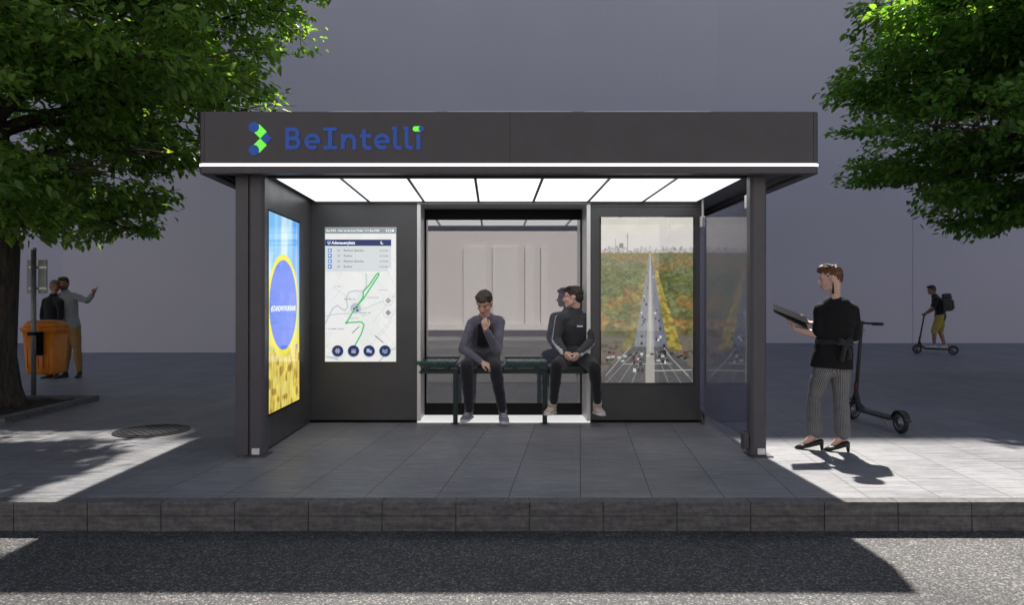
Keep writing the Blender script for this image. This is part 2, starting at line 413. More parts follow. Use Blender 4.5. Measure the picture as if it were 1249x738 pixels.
def vn(X, Y, seed=0):                   # value noise
    r = np.random.default_rng(seed).random((64, 64)); xi = np.floor(X).astype(int); yi = np.floor(Y).astype(int)
    fx = X - xi; fy = Y - yi; fx = fx * fx * (3 - 2 * fx); fy = fy * fy * (3 - 2 * fy)
    g = lambda a, b: r[b % 64, a % 64]
    return (g(xi, yi) * (1 - fx) + g(xi + 1, yi) * fx) * (1 - fy) + (g(xi, yi + 1) * (1 - fx) + g(xi + 1, yi + 1) * fx) * fy
def fbm(X, Y, seed=0, o=4):
    s = 0; a = .5
    for k in range(o): s = s + a * vn(X * 2 ** k, Y * 2 ** k, seed + k); a *= .5
    return s / (1 - .5 ** o)
def lay(img, mask, col):
    mask = np.clip(mask, 0, 1)[..., None]; return img * (1 - mask) + np.array(col, float) * mask
def ss(a, b, x): t_ = np.clip((x - a) / (b - a), 0, 1); return t_ * t_ * (3 - 2 * t_)
def seg_d(X, Y, p, q):
    px, py = p; qx, qy = q; dx, dy = qx - px, qy - py
    t_ = np.clip(((X - px) * dx + (Y - py) * dy) / (dx * dx + dy * dy + 1e-9), 0, 1)
    return np.hypot(X - px - t_ * dx, Y - py - t_ * dy)
def pline(img, X, Y, pts, wd, col, soft=1.0):
    d = np.min([seg_d(X, Y, a, b) for a, b in zip(pts, pts[1:])], 0)
    return lay(img, 1 - ss(wd - soft, wd + soft, d), col)

def avenue(u, v):                       # seen in a frame 390 wide, 690 high
    X = u * 390; Y = (1 - v) * 690; H = 148.0; cx = 188
    img = np.zeros(X.shape + (3,)); img[:] = (226, 222, 216)
    img += (ss(0, H, Y)[..., None] - .5) * np.array((-4, -2, 8)) + (fbm(X / 60, Y / 40, 3)[..., None] - .5) * 14
    # city on the horizon
    sky_h = 118 + 22 * vn(X / 9, X * 0, 5); m = (Y > sky_h) & (Y < H + 4)
    img = lay(img, m * .8, (186, 180, 174)); img = lay(img, (m & (vn(X / 4, Y / 5, 9) > .62)) * .7, (232, 226, 220)); img = lay(img, (m & (vn(X / 5, Y / 4, 19) > .68)) * .7, (120, 116, 116))
    img = lay(img, ((abs(X - 112) < 1.6) & (Y > 66) & (Y < H)) * .8, (150, 148, 150)); img = lay(img, (np.hypot(X - 112, Y - 80) < 4) * .8, (150, 148, 150))
    img = lay(img, ((abs(X - 86) < 9) & (Y > 108) & (Y < 130)) * .8, (112, 112, 112)); img = lay(img, ((abs(X - 62) < 2) & (Y > 90) & (Y < H)) * .6, (160, 156, 150))
    # woods
    d = np.clip((Y - H) / (690 - H), 1e-3, 1); ls = np.log(4 + 26 * d ** .8); n1 = 0; n3 = 0; wt = 0
    for q in (4, 7, 12, 20, 30):
        w_ = np.exp(-((ls - math.log(q)) / .4) ** 2); n1 = n1 + w_ * fbm(X / q + q, Y / (q * .62), 21 + q, 3); n3 = n3 + w_ * vn(X / (q * .4), Y / (q * .3), 41 + q); wt = wt + w_
    n1 = n1 / wt; n3 = n3 / wt; n2 = fbm(X / 70, Y / 50, 31, 3)
    wood = np.zeros_like(img); wood[:] = (102, 114, 60)
    wood = lay(wood, ss(.48, .66, n2) * .75, (158, 122, 58)); wood = lay(wood, ss(.55, .72, fbm(X / 34, Y / 28, 51, 2)) * .75, (128, 134, 92))
    wood = lay(wood, ss(.55, .8, vn(X / 22, Y / 16, 61)) * ss(.3, .65, d) * .75, (172, 112, 52))
    wood = wood * (.35 + 1.05 * n1 + .45 * (n3 - .5))[..., None] * 1.08
    wood = lay(wood, (1 - ss(0, .25, d)) * .3, (150, 150, 140))
    img = np.where((Y > H)[..., None], wood, img)
    # lower ground beside the avenue
    gy = 500
    img = lay(img, ss(gy - 40, gy + 15, Y) * .9, (118, 112, 106)); img = lay(img, (ss(gy, gy + 40, Y) * (vn(X / 13, Y / 9, 71) > .7)) * .6, (70, 60, 54))
    # autumn rows both sides and road
    cx = 208; tt = np.clip((Y - H) / (520 - H), 0, 1.3); je = vn(X / 7, Y / 7, 77) * 10 * tt
    rl = cx - 5 - 60 * tt ** 1.1; rr_ = cx + 5 + 66 * tt ** 1.1
    rowl = (X > rl - 3 - 40 * tt - je) & (X < rl + 2) & (Y > H) & (Y < 545 + 20 * vn(X / 12, Y * 0, 3))
    rowr = (X < rr_ + 4 + 46 * tt + je) & (X > rr_ - 2) & (Y > H) & (Y < 545 + 20 * vn(X / 12, Y * 0, 4))
    cl = np.array((140, 132, 78.)) * (.35 + 1.25 * n1)[..., None]; cr = np.array((172, 154, 72.)) * (.3 + 1.3 * n1 + .3 * (n3 - .5))[..., None]
    img = np.where(rowl[..., None], cl * .75 + img * .25, img); img = np.where(rowr[..., None], cr, img)
    road = (X > rl) & (X < rr_) & (Y > H)
    rc = np.zeros_like(img); rc[:] = (140, 144, 152); rc += (fbm(X / 5, Y / 14, 91, 3)[..., None] - .5) * 26; rc = lay(rc, (X > cx + 18 * tt + 4) * .4, (84, 92, 112))
    img = np.where(road[..., None], rc, img)
    # junction fanning out
    fan = (Y > 540) & (abs(X - cx) < 70 + (Y - 540) * 1.25); rc2 = np.zeros_like(img); rc2[:] = (92, 92, 94); rc2 += (fbm(X / 8, Y / 6, 95, 3)[..., None] - .5) * 30
    img = np.where(fan[..., None], rc2, img)
    for k in (-150, -105, -62, 62, 105, 150):
        img = pline(img, X, Y, [(cx + k * .42, 560), (cx + k * 1.25, 690)], .9, (190, 190, 188))
    img = pline(img, X, Y, [(90, 612), (300, 610)], 1.2, (205, 205, 202)); img = pline(img, X, Y, [(215, 640), (385, 636)], 1.5, (215, 214, 210))
    img = pline(img, X, Y, [(20, 660), (80, 590), (120, 545)], 1.8, (190, 180, 166)); img = pline(img, X, Y, [(370, 660), (300, 590), (268, 545)], 1.8, (190, 180, 166))
    med = (abs(X - cx) < 1.6 + 13 * tt ** 1.3) & (Y > H); img = lay(img, med * .85, (188, 184, 176)); img = lay(img, ((abs(X - cx) < 1 + 4 * tt) & (Y > H) & (Y < 560)) * .5, (214, 212, 206))
    r = random.Random(4)
    for k in range(44):                 # cars
        q = r.random() ** .7; y_ = H + 20 + q * 470; t2 = (y_ - H) / (520 - H); s_ = (1.2 + 4.5 * t2)
        off = r.choice((-1, 1)) * r.uniform(.38, .9) * (6 + 62 * min(t2, 1.2) ** 1.15)
        c_ = r.choice(((40, 42, 50), (60, 40, 40), (225, 225, 228), (90, 96, 110), (30, 30, 34)))
        img = lay(img, (abs(X - cx - off) < s_ * .8) & (abs(Y - y_) < s_), c_)
    for k in range(26):
        x_ = r.uniform(20, 370); y_ = r.uniform(560, 600); img = lay(img, (abs(X - x_) < 7) & (abs(Y - y_) < 4.5), r.choice(((30, 30, 34), (46, 44, 48), (120, 40, 44), (200, 200, 200))))
    return img
def fieldpic(u, v):                     # blue circle with yellow ring over a field under a blue sky, 100 wide 190 high
    X = u * 100; Y = (1 - v) * 190
    sky = np.zeros(X.shape + (3,)); sky[:] = (120, 190, 245); sky = lay(sky, ss(.35, .75, fbm(X / 22, Y / 60, 3, 4)), (205, 232, 250)); sky = lay(sky, ss(.6, .9, u) * ss(60, 20, abs(Y - 30)) * .5, (60, 130, 220))
    sky = lay(sky, ss(.5, .8, vn(X / 5, Y * 0, 6)) * .25, (240, 250, 255))
    sky = lay(sky, ss(50, 110, Y) * .6, (190, 225, 190))
    g = fbm(X / 3.0, Y / 14, 13, 4); g2 = fbm(X / 12, Y / 12, 14, 3)
    fld = np.zeros_like(sky); fld[:] = (222, 206, 104); fld = lay(fld, ss(.45, .75, g) * .8, (176, 140, 56)); fld = lay(fld, ss(.55, .75, g2), (240, 220, 90)); fld = lay(fld, ss(.6, .8, vn(X / 2, Y / 8, 17)) * .6, (246, 236, 150)); fld = lay(fld, ss(.62, .8, vn(X / 9, Y / 9, 18)) * .5, (120, 76, 24))
    img = np.where((Y > 128 + 4 * g2)[..., None], fld, sky); img = lay(img, ss(100, 128, Y) * (Y < 129), (230, 218, 70))
    d = np.hypot((X - 46) / 45, (Y - 88) / 45); img = lay(img, 1 - ss(1.11, 1.14, d), (238, 226, 50)); img = lay(img, 1 - ss(.985, 1.0, d), (86, 120, 232))
    img = lay(img, (1 - ss(.96, 1.0, d)) * ss(.4, .8, fbm(X / 12, Y / 16, 23, 3)) * .4, (140, 150, 240))
    return img
def mappic(u, v):                       # drawn in a frame 352 wide, 668 high, origin top left
    X = u * 352; Y = (1 - v) * 668
    img = np.zeros(X.shape + (3,)); img[:] = (242, 242, 240); img = lay(img, ss(.55, .6, fbm(X / 70, Y / 70, 3, 2)) * .6, (232, 236, 233))
    r = random.Random(5)
    for k in range(34):
        x, y = r.uniform(-30, 380), r.uniform(60, 690); a = r.choice((.5, 2.1, .9, 2.5)) + r.uniform(-.15, .15); l = r.uniform(60, 260)
        img = pline(img, X, Y, [(x, y), (x + l * math.cos(a), y + l * math.sin(a))], .8 + .6 * (k % 3 == 0), r.choice(((222, 224, 226), (214, 217, 220), (255, 255, 255))))
    img = pline(img, X, Y, [(0, 480), (18, 440), (40, 400), (62, 388), (80, 405), (100, 412), (112, 395), (104, 352), (118, 322), (150, 314), (190, 318), (206, 290), (204, 228)], 3.2, (196, 206, 211))
    img = pline(img, X, Y, [(0, 442), (60, 430), (130, 428), (200, 402), (352, 340)], 2.4, (206, 213, 217)); img = pline(img, X, Y, [(270, 668), (310, 620), (352, 600)], 3, (190, 202, 210)); img = pline(img, X, Y, [(10, 645), (40, 650), (60, 656)], 6, (196, 208, 218))
    img = pline(img, X, Y, [(135, 525), (168, 495)], 2, (120, 120, 122)); img = pline(img, X, Y, [(250, 540), (288, 572)], 2, (120, 120, 122))
    for x, y, l in ((262, 311, 52), (210, 348, 60), (95, 356, 60), (170, 425, 60), (180, 437, 30), (120, 452, 44), (5, 505, 90), (40, 292, 36)):
        img = lay(img, (X > x) & (X < x + l) & (abs(Y - y) < 2.2) & (vn(X / 3, Y * 0, int(x)) > .35), (176, 178, 180))
    green = (72, 196, 110)
    img = lay(img, (1 - ss(20, 32, np.hypot(X - 152, Y - 402))) * .35, (90, 110, 150))
    img = pline(img, X, Y, [(148, 588), (180, 530), (194, 485), (180, 470), (106, 474), (150, 400), (188, 348), (190, 318), (220, 285), (236, 262), (256, 232), (266, 226), (268, 234), (250, 262), (196, 346), (150, 402)], 3.4, green)
    img = lay(img, 1 - ss(6, 8, np.hypot(X - 106, Y - 474)), green); img = lay(img, 1 - ss(6, 8, np.hypot(X - 190, Y - 350)), green)
    for x, y in ((144, 404), (158, 398), (160, 412)): img = lay(img, (abs(X - x) < 5) & (abs(Y - y) < 4), (24, 40, 90))
    img = lay(img, (Y < 28), (150, 158, 160))
    hd = (Y > 58) & (Y < 90) & (X < 328); img = lay(img, hd, (26, 46, 104))
    cd = (Y >= 90) & (Y < 218) & (X < 328) & ~((X > 312) & (Y > 202)); img = lay(img, cd * .92, (216, 222, 225))
    for k in range(4):
        y = 112 + 27 * k; img = lay(img, (X > 13) & (X < 33) & (abs(Y - y) < 9.5), (40, 120, 200)); img = lay(img, (abs(X - 23) < 4.5) & (abs(Y - y) < 5.5), (225, 240, 255))
    img = lay(img, (np.hypot(X - 283, Y - 74) < 8) & (np.hypot(X - 287, Y - 71) > 6.5), (235, 240, 250))
    for x, y in ((314, 362), (314, 424)):
        img = lay(img, (1 - ss(20, 29, np.hypot(X - x, Y - y - 2))) * .5, (150, 152, 156)); img = lay(img, 1 - ss(23, 25, np.hypot(X - x, Y - y)), (238, 238, 238))
        img = lay(img, (abs(X - x) + abs(Y - y) < 14), (30, 48, 92)); img = lay(img, (abs(X - x) + abs(Y - y) < 9), (238, 238, 238)); img = lay(img, np.hypot(X - x, Y - y) < 4, (60, 150, 110) if y < 400 else (30, 48, 92))
    for k, x in enumerate((62, 141, 219, 298)):
        y = 615; img = lay(img, (1 - ss(26, 33, np.hypot(X - x, Y - y - 3))) * .4, (130, 135, 145)); img = lay(img, 1 - ss(27, 29, np.hypot(X - x, Y - y)), (26, 46, 98))
        if k == 0: mk = (np.hypot(X - x, Y - y) < 13) & (np.cos(6 * np.arctan2(Y - y, X - x)) > -.2)
        elif k == 1: mk = (abs(X - x) < 11) & (abs(Y - y) < 13) & ((Y - y + 40) % 6 < 3.4)
        elif k == 2: mk = ((abs(X - x + 5) < 7) & (abs(Y - y + 2) < 9)) | ((abs(X - x - 8) < 6) & (abs(Y - y - 4) < 7)) & ((X + Y) % 5 < 4)
        else: mk = np.min([abs(abs(X - x) * .5 + (Y - y - q)) for q in (-2, 5, 12)], 0) < 1.6; mk = mk & (abs(X - x) < 13)
        img = lay(img, mk * .85, (214, 222, 236))
    return img

def text(name, s, x, z, y, size, m, parent, align='LEFT', facing='S', bold=0.0):
    cu = bpy.data.curves.new(name, 'FONT'); cu.body = s; cu.size = size; cu.align_x = align; cu.extrude = .0006; cu.offset = bold
    o = bpy.data.objects.new('tmp', cu); C.objects.link(o)
    dg = bpy.context.evaluated_depsgraph_get(); dg.update(); me = bpy.data.meshes.new_from_object(o.evaluated_get(dg)); bpy.data.objects.remove(o)
    rot = Matrix.Rotation(PI / 2, 4, 'X')
    if facing == 'E': rot = Matrix.Rotation(PI / 2, 4, 'Z') @ rot
    me.transform(Matrix.Translation((x, y, z)) @ rot); me.transform(world_inv(parent))
    return link(name, me, m, parent)

# ------------------------------------------------------------------ bus shelter
FY = 5.8
sh = thing('bus_shelter', 'dark grey bus shelter with glowing ceiling and advertising screens', 'bus shelter', (0, 6.8, 0))
CL, CR = -2.51, 2.772                     # canopy ends
ZT, ZB, ZL = 2.979, 2.457, 2.53           # top, bottom, light line
bm = bmesh.new()
def rounded(x0, x1, y0, y1, r, n=6):
    pts = []
    for cx_, cy_, a in ((x1 - r, y0 + r, -90), (x1 - r, y1 - r, 0), (x0 + r, y1 - r, 90), (x0 + r, y0 + r, 180)):
        for k in range(n + 1): b = R(a + 90 * k / n); pts.append((cx_ + r * math.cos(b), cy_ + r * math.sin(b)))
    return pts
def slab(bm, x0, x1, y0, y1, r, z0, z1, z0in=None):
    p = rounded(x0, x1, y0, y1, r); a = [bm.verts.new((x, y, z0)) for x, y in p]; b = [bm.verts.new((x, y, z1)) for x, y in p]; n = len(p)
    for k in range(n): bm.faces.new((a[k], a[(k + 1) % n], b[(k + 1) % n], b[k]))
    bm.faces.new(a[::-1]); bm.faces.new(b)
CB = 8.75                                 # back edge of the canopy
slab(bm, CL, CR, FY, CB, .05, ZL + .014, ZT)
canopy = build('canopy', bm, M_metal, sh)
bm = bmesh.new(); slab(bm, CL - .004, CR + .004, FY - .004, CB + .004, .052, ZL - .009, ZL + .009); build('light_strip', bm, M_led, canopy)
bm = bmesh.new()
# lower rim: a ring, so that the ceiling sits inside it
def rim(bm, z0, z1, t_):
    o_ = rounded(CL, CR, FY, CB, .05); n = len(o_)
    i_ = rounded(CL + t_, CR - t_, FY + t_, CB - t_, .03)
    vs = [[bm.verts.new((x, y, z)) for x, y in q] for q, z in ((o_, z0), (o_, z1), (i_, z1), (i_, z0 + .0))]
    for a, b in ((0, 1), (1, 2), (2, 3), (3, 0)):
        for k in range(n): bm.faces.new((vs[a][k], vs[a][(k + 1) % n], vs[b][(k + 1) % n], vs[b][k]))
rim(bm, ZB, ZL - .014, .09); build('lower_rim', bm, M_metal, canopy)
# ceiling sheet (2.515) with recessed light panels (2.50)
bm = bmesh.new(); box(bm, CL + .092, CR - .092, FY + .092, CB - .092, 2.506, 2.514); build('ceiling', bm, M_panel, canopy)
for x in (.14 + CL, CR - .14 - .012):
    bm = bmesh.new(); box(bm, x, x + .012, FY + .1, CB - .1, 2.47, 2.505); build('rail', bm, M_metal, canopy)
LX0, LX1, LY0, LY1 = -2.01, 2.29, 6.2, 7.665
for k in range(7):
    a = LX0 + k * (LX1 - LX0) / 7; b = a + (LX1 - LX0) / 7
    bm = bmesh.new(); box(bm, a + .013, b - .013, LY0, LY1, 2.497, 2.505); build('light_panel', bm, M_light, canopy)
bm = bmesh.new()
for k in range(1, 7): a = LX0 + k * (LX1 - LX0) / 7; box(bm, a - .0125, a + .0125, LY0 - .02, LY1, 2.488, 2.5055)
box(bm, LX0 - .03, LX1 + .03, LY0 - .05, LY0 - .021, 2.478, 2.5055); box(bm, LX0 - .03, LX1 + .03, LY1 + .001, LY1 + .03, 2.478, 2.5055)
build('light_frame', bm, M_panel, canopy)
# seams, roof panels
for x in (.137, CR - .056, CL + .0535): bm = bmesh.new(); box(bm, x, x + .0028, FY - .0012, FY + .002, ZL + .016, ZT - .002); build('seam', bm, M_black, canopy)
for a, b in ((402, 531), (546, 698), (713, 866)):
    bm = bmesh.new(); box(bm, (a - CX) * .00702, (b - CX) * .00702, 5.84, 7.9, ZT + .001, ZT + .016, .002); build('roof_panel', bm, M_sunlit_edge, canopy)
# emblem and writing on the fascia
s_ = FY / F
def fx(px): return (px - CX) * s_
def fz(py): return CAMZ - (py - HY) * s_
bm = bmesh.new()
def disc(bm, cx_, cy_, r, y0, y1, n=28): prism(bm, [(fx(cx_ + r * math.cos(2 * PI * k / n)), fz(cy_ + r * math.sin(2 * PI * k / n))) for k in range(n)], y0, y1)
def q4(bm, pts, y0, y1): prism(bm, [(fx(x), fz(y)) for x, y in pts], y0, y1)
q4(bm, ((316.5, 151.5), (325.5, 160.5), (317.5, 168.5), (308.5, 159.5)), FY - .007, FY + .002); q4(bm, ((317.5, 168.8), (325.5, 176.8), (316.5, 186), (308.5, 177.8)), FY - .007, FY + .002)
build('emblem_chevron', bm, M_lime, canopy)
bm = bmesh.new(); disc(bm, 310, 155, 6.4, FY - .009, FY + .002); disc(bm, 310, 183, 6.4, FY - .009, FY + .002); q4(bm, ((325, 161.5), (332, 168.6), (325, 175.8), (318.2, 168.6)), FY - .009, FY + .002)
build('emblem_dots', bm, M_blue, canopy)
# letters as strokes
def stroke(bm, pts, w_, y0, y1, closed=False):
    n = len(pts); Lp, Rp = [], []
    for i in range(n):
        if closed: a, b, c_ = pts[i - 1], pts[i], pts[(i + 1) % n]
        else: a, b, c_ = pts[max(i - 1, 0)], pts[i], pts[min(i + 1, n - 1)]
        d1 = V((b[0] - a[0], b[1] - a[1])); d2 = V((c_[0] - b[0], c_[1] - b[1]))
        if d1.length < 1e-6: d1 = d2
        if d2.length < 1e-6: d2 = d1
        d1.normalize(); d2.normalize(); n1 = V((-d1.y, d1.x)); n2 = V((-d2.y, d2.x)); m_ = (n1 + n2).normalized(); k = w_ / 2 / max(.5, m_.dot(n1))
        Lp.append((b[0] + m_.x * k, b[1] + m_.y * k)); Rp.append((b[0] - m_.x * k, b[1] - m_.y * k))
    mk = lambda q, y: bm.verts.new((fx(q[0]), y, fz(q[1])))
    A = [(mk(Lp[i], y0), mk(Rp[i], y0), mk(Rp[i], y1), mk(Lp[i], y1)) for i in range(n)]
    rng_ = range(n) if closed else range(n - 1)
    for i in rng_:
        a, b = A[i], A[(i + 1) % n]
        for k in range(4): bm.faces.new((a[k], a[(k + 1) % 4], b[(k + 1) % 4], b[k]))
    if not closed: bm.faces.new(A[0]); bm.faces.new(A[-1][::-1])
def arc(cx_, cy_, rx, ry, a0, a1, n=14): return [(cx_ + rx * math.cos(R(a0 + (a1 - a0) * k / n)), cy_ + ry * math.sin(R(a0 + (a1 - a0) * k / n))) for k in range(n + 1)]
BL = 182.2; W_ = 4.6; T0 = 155.5; XH = 163.5
bm = bmesh.new(); lay_i = [0]
def st(pts, w_=W_, closed=False):
    lay_i[0] += 1; e = .0004 * (lay_i[0] % 9); stroke(bm, pts, w_, FY - .008 - e, FY + .002, closed)
# B
st([(350.6, T0), (350.6, BL)]); st([(352, T0 + 2.3), (358, T0 + 2.3)] + arc(358, T0 + 7.7, 5.2, 5.4, -80, 80) + [(352, T0 + 13.1)]); st([(352, T0 + 13.3), (359, T0 + 13.3)] + arc(358.6, T0 + 18.9, 5.9, 5.5, -80, 80) + [(352, BL - 2.3)])
def e_(x):
    st([(x - 7, 172.6)] + arc(x, 172.6, 7.4, 7.6, 180, 360, 20) + [(x + 7.4, 174.4)]); st([(x - 7, 173), (x + 8, 173)], 3.6); st(arc(x, 172.6, 7.4, 7.6, 185, 48, 16))
e_(381.3)
# I with slabs
st([(402.8, T0), (402.8, BL)], 5.2); st([(394.3, T0 + 2.1), (411.3, T0 + 2.1)], 4.2); st([(394.3, BL - 2.1), (411.3, BL - 2.1)], 4.2)
# n
st([(418.4, XH), (418.4, BL)]); st([(419, 172)] + arc(426, 171.5, 6.2, 6.2, 190, 350, 14) + [(432.4, 173), (432.4, BL)])
# t
st([(444.2, 157.5), (444.2, 176)] + arc(449, 176, 4.8, 4.6, 180, 75, 8)[1:] + [(453.5, 180.2)]); st([(439.3, XH + 2.2), (453, XH + 2.2)], 4.2)
e_(466.2)
for x in (482.0, 496.0):
    st([(x - 4.2, 156.3), (x + .6, 156.3)], 3.8); st([(x, 154.6), (x, 176)] + arc(x + 4.6, 176, 4.6, 4.4, 180, 80, 8)[1:] + [(x + 7.6, 180.2)])
st([(510.4, XH), (510.4, BL)], 5.0)
disc(bm, 514, 157, 3.3, FY - .0095, FY + .002)
build('lettering', bm, M_blue, canopy)
bm = bmesh.new(); q4(bm, ((506.5, 153.9), (513.6, 153.9), (513.6, 160.1), (506.5, 160.1)), FY - .0062, FY + .002); disc(bm, 506.6, 157, 3.1, FY - .0065, FY + .002); build('letter_dot', bm, M_lime, canopy)

# posts
def post(x0, x1, y0, y1, z0, z1, ch=.022):
    bm = bmesh.new(); p = [(x0 + ch, y0), (x1 - ch, y0), (x1, y0 + ch), (x1, y1 - ch), (x1 - ch, y1), (x0 + ch, y1), (x0, y1 - ch), (x0, y0 + ch)]
    a = [bm.verts.new((x, y, z0)) for x, y in p]; b = [bm.verts.new((x, y, z1)) for x, y in p]
    for k in range(8): bm.faces.new((a[k], a[(k + 1) % 8], b[(k + 1) % 8], b[k]))
    bm.faces.new(a[::-1]); bm.faces.new(b)
    bmesh.ops.bevel(bm, geom=[e for e in bm.edges if abs(e.verts[0].co.z - e.verts[1].co.z) > .5], offset=.004, segments=2, affect='EDGES')
    return bm
pl = build('post', post(-2.158, -2.018, 6.0, 6.13, 0, 2.505), M_post, sh)
pr = build('post', post(2.262, 2.405, 6.0, 6.13, 0, 2.505), M_post, sh)
for p_, x in ((pl, -2.088), (pr, 2.35)):
    bm = bmesh.new(); box(bm, x - .034, x + .034, 5.985, 5.999, .02, .075, .004); build('foot_light', bm, M_thresh, p_)
    bm = bmesh.new(); box(bm, x - .095, x + .095, 5.96, 6.17, .001, .012, .002); build('base_plate', bm, M_metal, p_)
# left wall with its screen
wl = bmesh.new(); box(wl, -2.262, -2.062, 6.04, 7.69, .02, 2.505, .006); wall = build('side_wall', wl, M_panel, sh)
bm = bmesh.new(); box(bm, -2.272, -2.16, 6.01, 6.036, .0, 2.505, .003); build('edge_profile', bm, M_post, wall)
def border(bm, X, y0, y1, z0, z1, w_, axis):
    pass
sy0, sy1, sz0, sz1 = 6.235, 7.21, .335, 2.195
bm = bmesh.new(); box(bm, -2.0615, -2.053, sy0 - .02, sy1 + .02, sz0 - .02, sz1 + .02, .002); scr = build('screen_frame', bm, M_black, wall)
M_scr = pic_mat('screen_glow', L(.95), .1, .1)
picture('screen_picture', (-2.0515, sy0, sz0), (0, sy1 - sy0, 0), (0, 0, sz1 - sz0), 150, 280, fieldpic, M_scr, scr)
M_wtext = emit('screen_text', (.85, .9, 1, 1), L(.9)); M_dtext = vary('dark_text', (.1, .11, .14), .5)
text('screen_lettering', '#STANDWITHUKRAINE', -2.0505, 1.275, sy0 + .45, .074, M_wtext, scr, 'CENTER', 'E', .0004)
# back panels
def panel(x0, x1):
    bm = bmesh.new(); box(bm, x0, x1, 7.70, 7.86, .03, 2.486, .006); p_ = build('back_panel', bm, M_panel, sh)
    bm = bmesh.new(); box(bm, x0 + .01, x1 - .01, 7.72, 7.85, 0, .029); build('plinth', bm, M_black, p_); return p_
pa = panel(-2.14, -.866); pb = panel(1.096, 2.366)
bm = bmesh.new(); box(bm, 1.105, 2.31, 7.692, 7.698, 2.44, 2.47); build('top_trim', bm, M_metal, pb)
sY = 7.70; k_ = sY / F
X0, X1, Z0, Z1 = (397 - CX) * k_, (483 - CX) * k_, CAMZ - (441 - HY) * k_, CAMZ - (278 - HY) * k_
bm = bmesh.new(); box(bm, X0 - .006, X1 + .006, 7.688, 7.6995, Z0 - .006, Z1 + .006, .002); mf = build('map_screen', bm, M_alu, pa)
M_map = pic_mat('map_glow', L(.88), .15, .1)
picture('map_picture', (X0, 7.6865, Z0), (X1 - X0, 0, 0), (0, 0, Z1 - Z0), 190, 360, mappic, M_map, mf)
mw = X1 - X0; mh = Z1 - Z0
def mt(s, x, y, h, m, b=0.0): text('map_lettering', s, X0 + mw * x / 352, Z1 - mh * y / 668, 7.6855, h * mw / 352, m, mf, 'LEFT', 'S', b)
mt('Bus M29 - Hier ist ein Live Ticker +++ Bus M29', 6, 18, 13.5, M_wtext); mt('11:14', 300, 20, 19, M_wtext, .0006); mt('U Adenauerplatz', 12, 81, 20, M_wtext, .0008)
for k, s in enumerate(('Rathaus Spandau', 'Rudow', 'Rathaus Spandau', 'Rudow')):
    mt('U7', 60, 117 + 27 * k, 13, M_dtext); mt(s, 92, 117 + 27 * k, 15, M_dtext); mt('in 5 min', 272, 117 + 27 * k, 13, M_dtext)
X0, X1, Z0, Z1 = (733 - CX) * k_, (845 - CX) * k_, CAMZ - (467 - HY) * k_, CAMZ - (265 - HY) * k_
bm = bmesh.new(); box(bm, X0 - .012, X1 + .012, 7.690, 7.6995, Z0 - .012, Z1 + .012, .002); pf = build('poster_frame', bm, M_black, pb)
M_post_pic = pic_mat('poster_glow', L(.84), .3, .2)
picture('poster_picture', (X0, 7.6885, Z0), (X1 - X0, 0, 0), (0, 0, Z1 - Z0), 200, 360, avenue, M_post_pic, pf)
bm = bmesh.new(); box(bm, X0 - .01, X1 + .01, 7.6795, 7.6835, Z0 - .01, Z1 + .01); build('poster_glass', bm, glass_mat('poster_glass', (.97, .97, .97, 1), .0), pf)
# middle bay: pale reveals, black framed pane standing behind the bench
GY = 8.12
bm = bmesh.new(); box(bm, -.864, -.822, 7.70, GY + .03, .02, 2.47, .003); jl = build('reveal', bm, M_alu, sh)
bm = bmesh.new(); box(bm, 1.050, 1.094, 7.70, GY + .03, .02, 2.47, .003); build('reveal', bm, M_alu, sh)
bm = bmesh.new(); box(bm, -.864, 1.094, 7.68, GY + .03, 2.471, 2.50, .003); build('top_rail', bm, M_alu, sh)
bm = bmesh.new(); box(bm, -.86, 1.09, 7.705, GY + .03, .001, .018, .003); build('threshold_added_glow', bm, M_glow, sh)  # threshold plate, its brightness added as emission
g0, g1 = (520 - CX) * GY / F, (708 - CX) * GY / F; gz0, gz1 = .16, 2.345
bm = bmesh.new(); box(bm, -.820, g0, GY, GY + .04, .019, 2.469); box(bm, g1, 1.048, GY, GY + .04, .019, 2.469); box(bm, g0 + .0005, g1 - .0005, GY + .001, GY + .04, .019, gz0); box(bm, g0 + .0005, g1 - .0005, GY + .001, GY + .04, gz1, 2.469)
gf = build('glazing_frame', bm, M_black, sh)
bm = bmesh.new(); box(bm, g0 + .001, g1 - .001, GY + .012, GY + .02, gz0 + .001, gz1 - .001); build('pane', bm, M_glass, gf)
# right side pane and its clamps
bm = bmesh.new(); box(bm, 2.322, 2.332, 6.15, 7.69, .12, 2.30); sg = build('side_pane', bm, M_bglass, sh)
for y_, z_ in ((6.24, .13), (7.6, .1), (6.24, 2.28), (7.6, 2.26)):
    bm = bmesh.new(); box(bm, 2.302, 2.320, y_ - .03, y_ + .03, z_ - .06, z_ + .06, .004); box(bm, 2.334, 2.350, y_ - .03, y_ + .03, z_ - .06, z_ + .06, .004)
    if z_ < 1: box(bm, 2.312, 2.342, y_ - .02, y_ + .02, .0, z_ - .021, .003)
    else: box(bm, 2.319, 2.335, y_ - .02, y_ + .02, z_ + .021, 2.505, .003)
    build('clamp', bm, M_metal if z_ < 1 else M_alu, sg)
bm = bmesh.new(); box(bm, 2.205, 2.259, 6.03, 6.1, .06, .2, .006); build('post_bracket', bm, M_metal, pr)

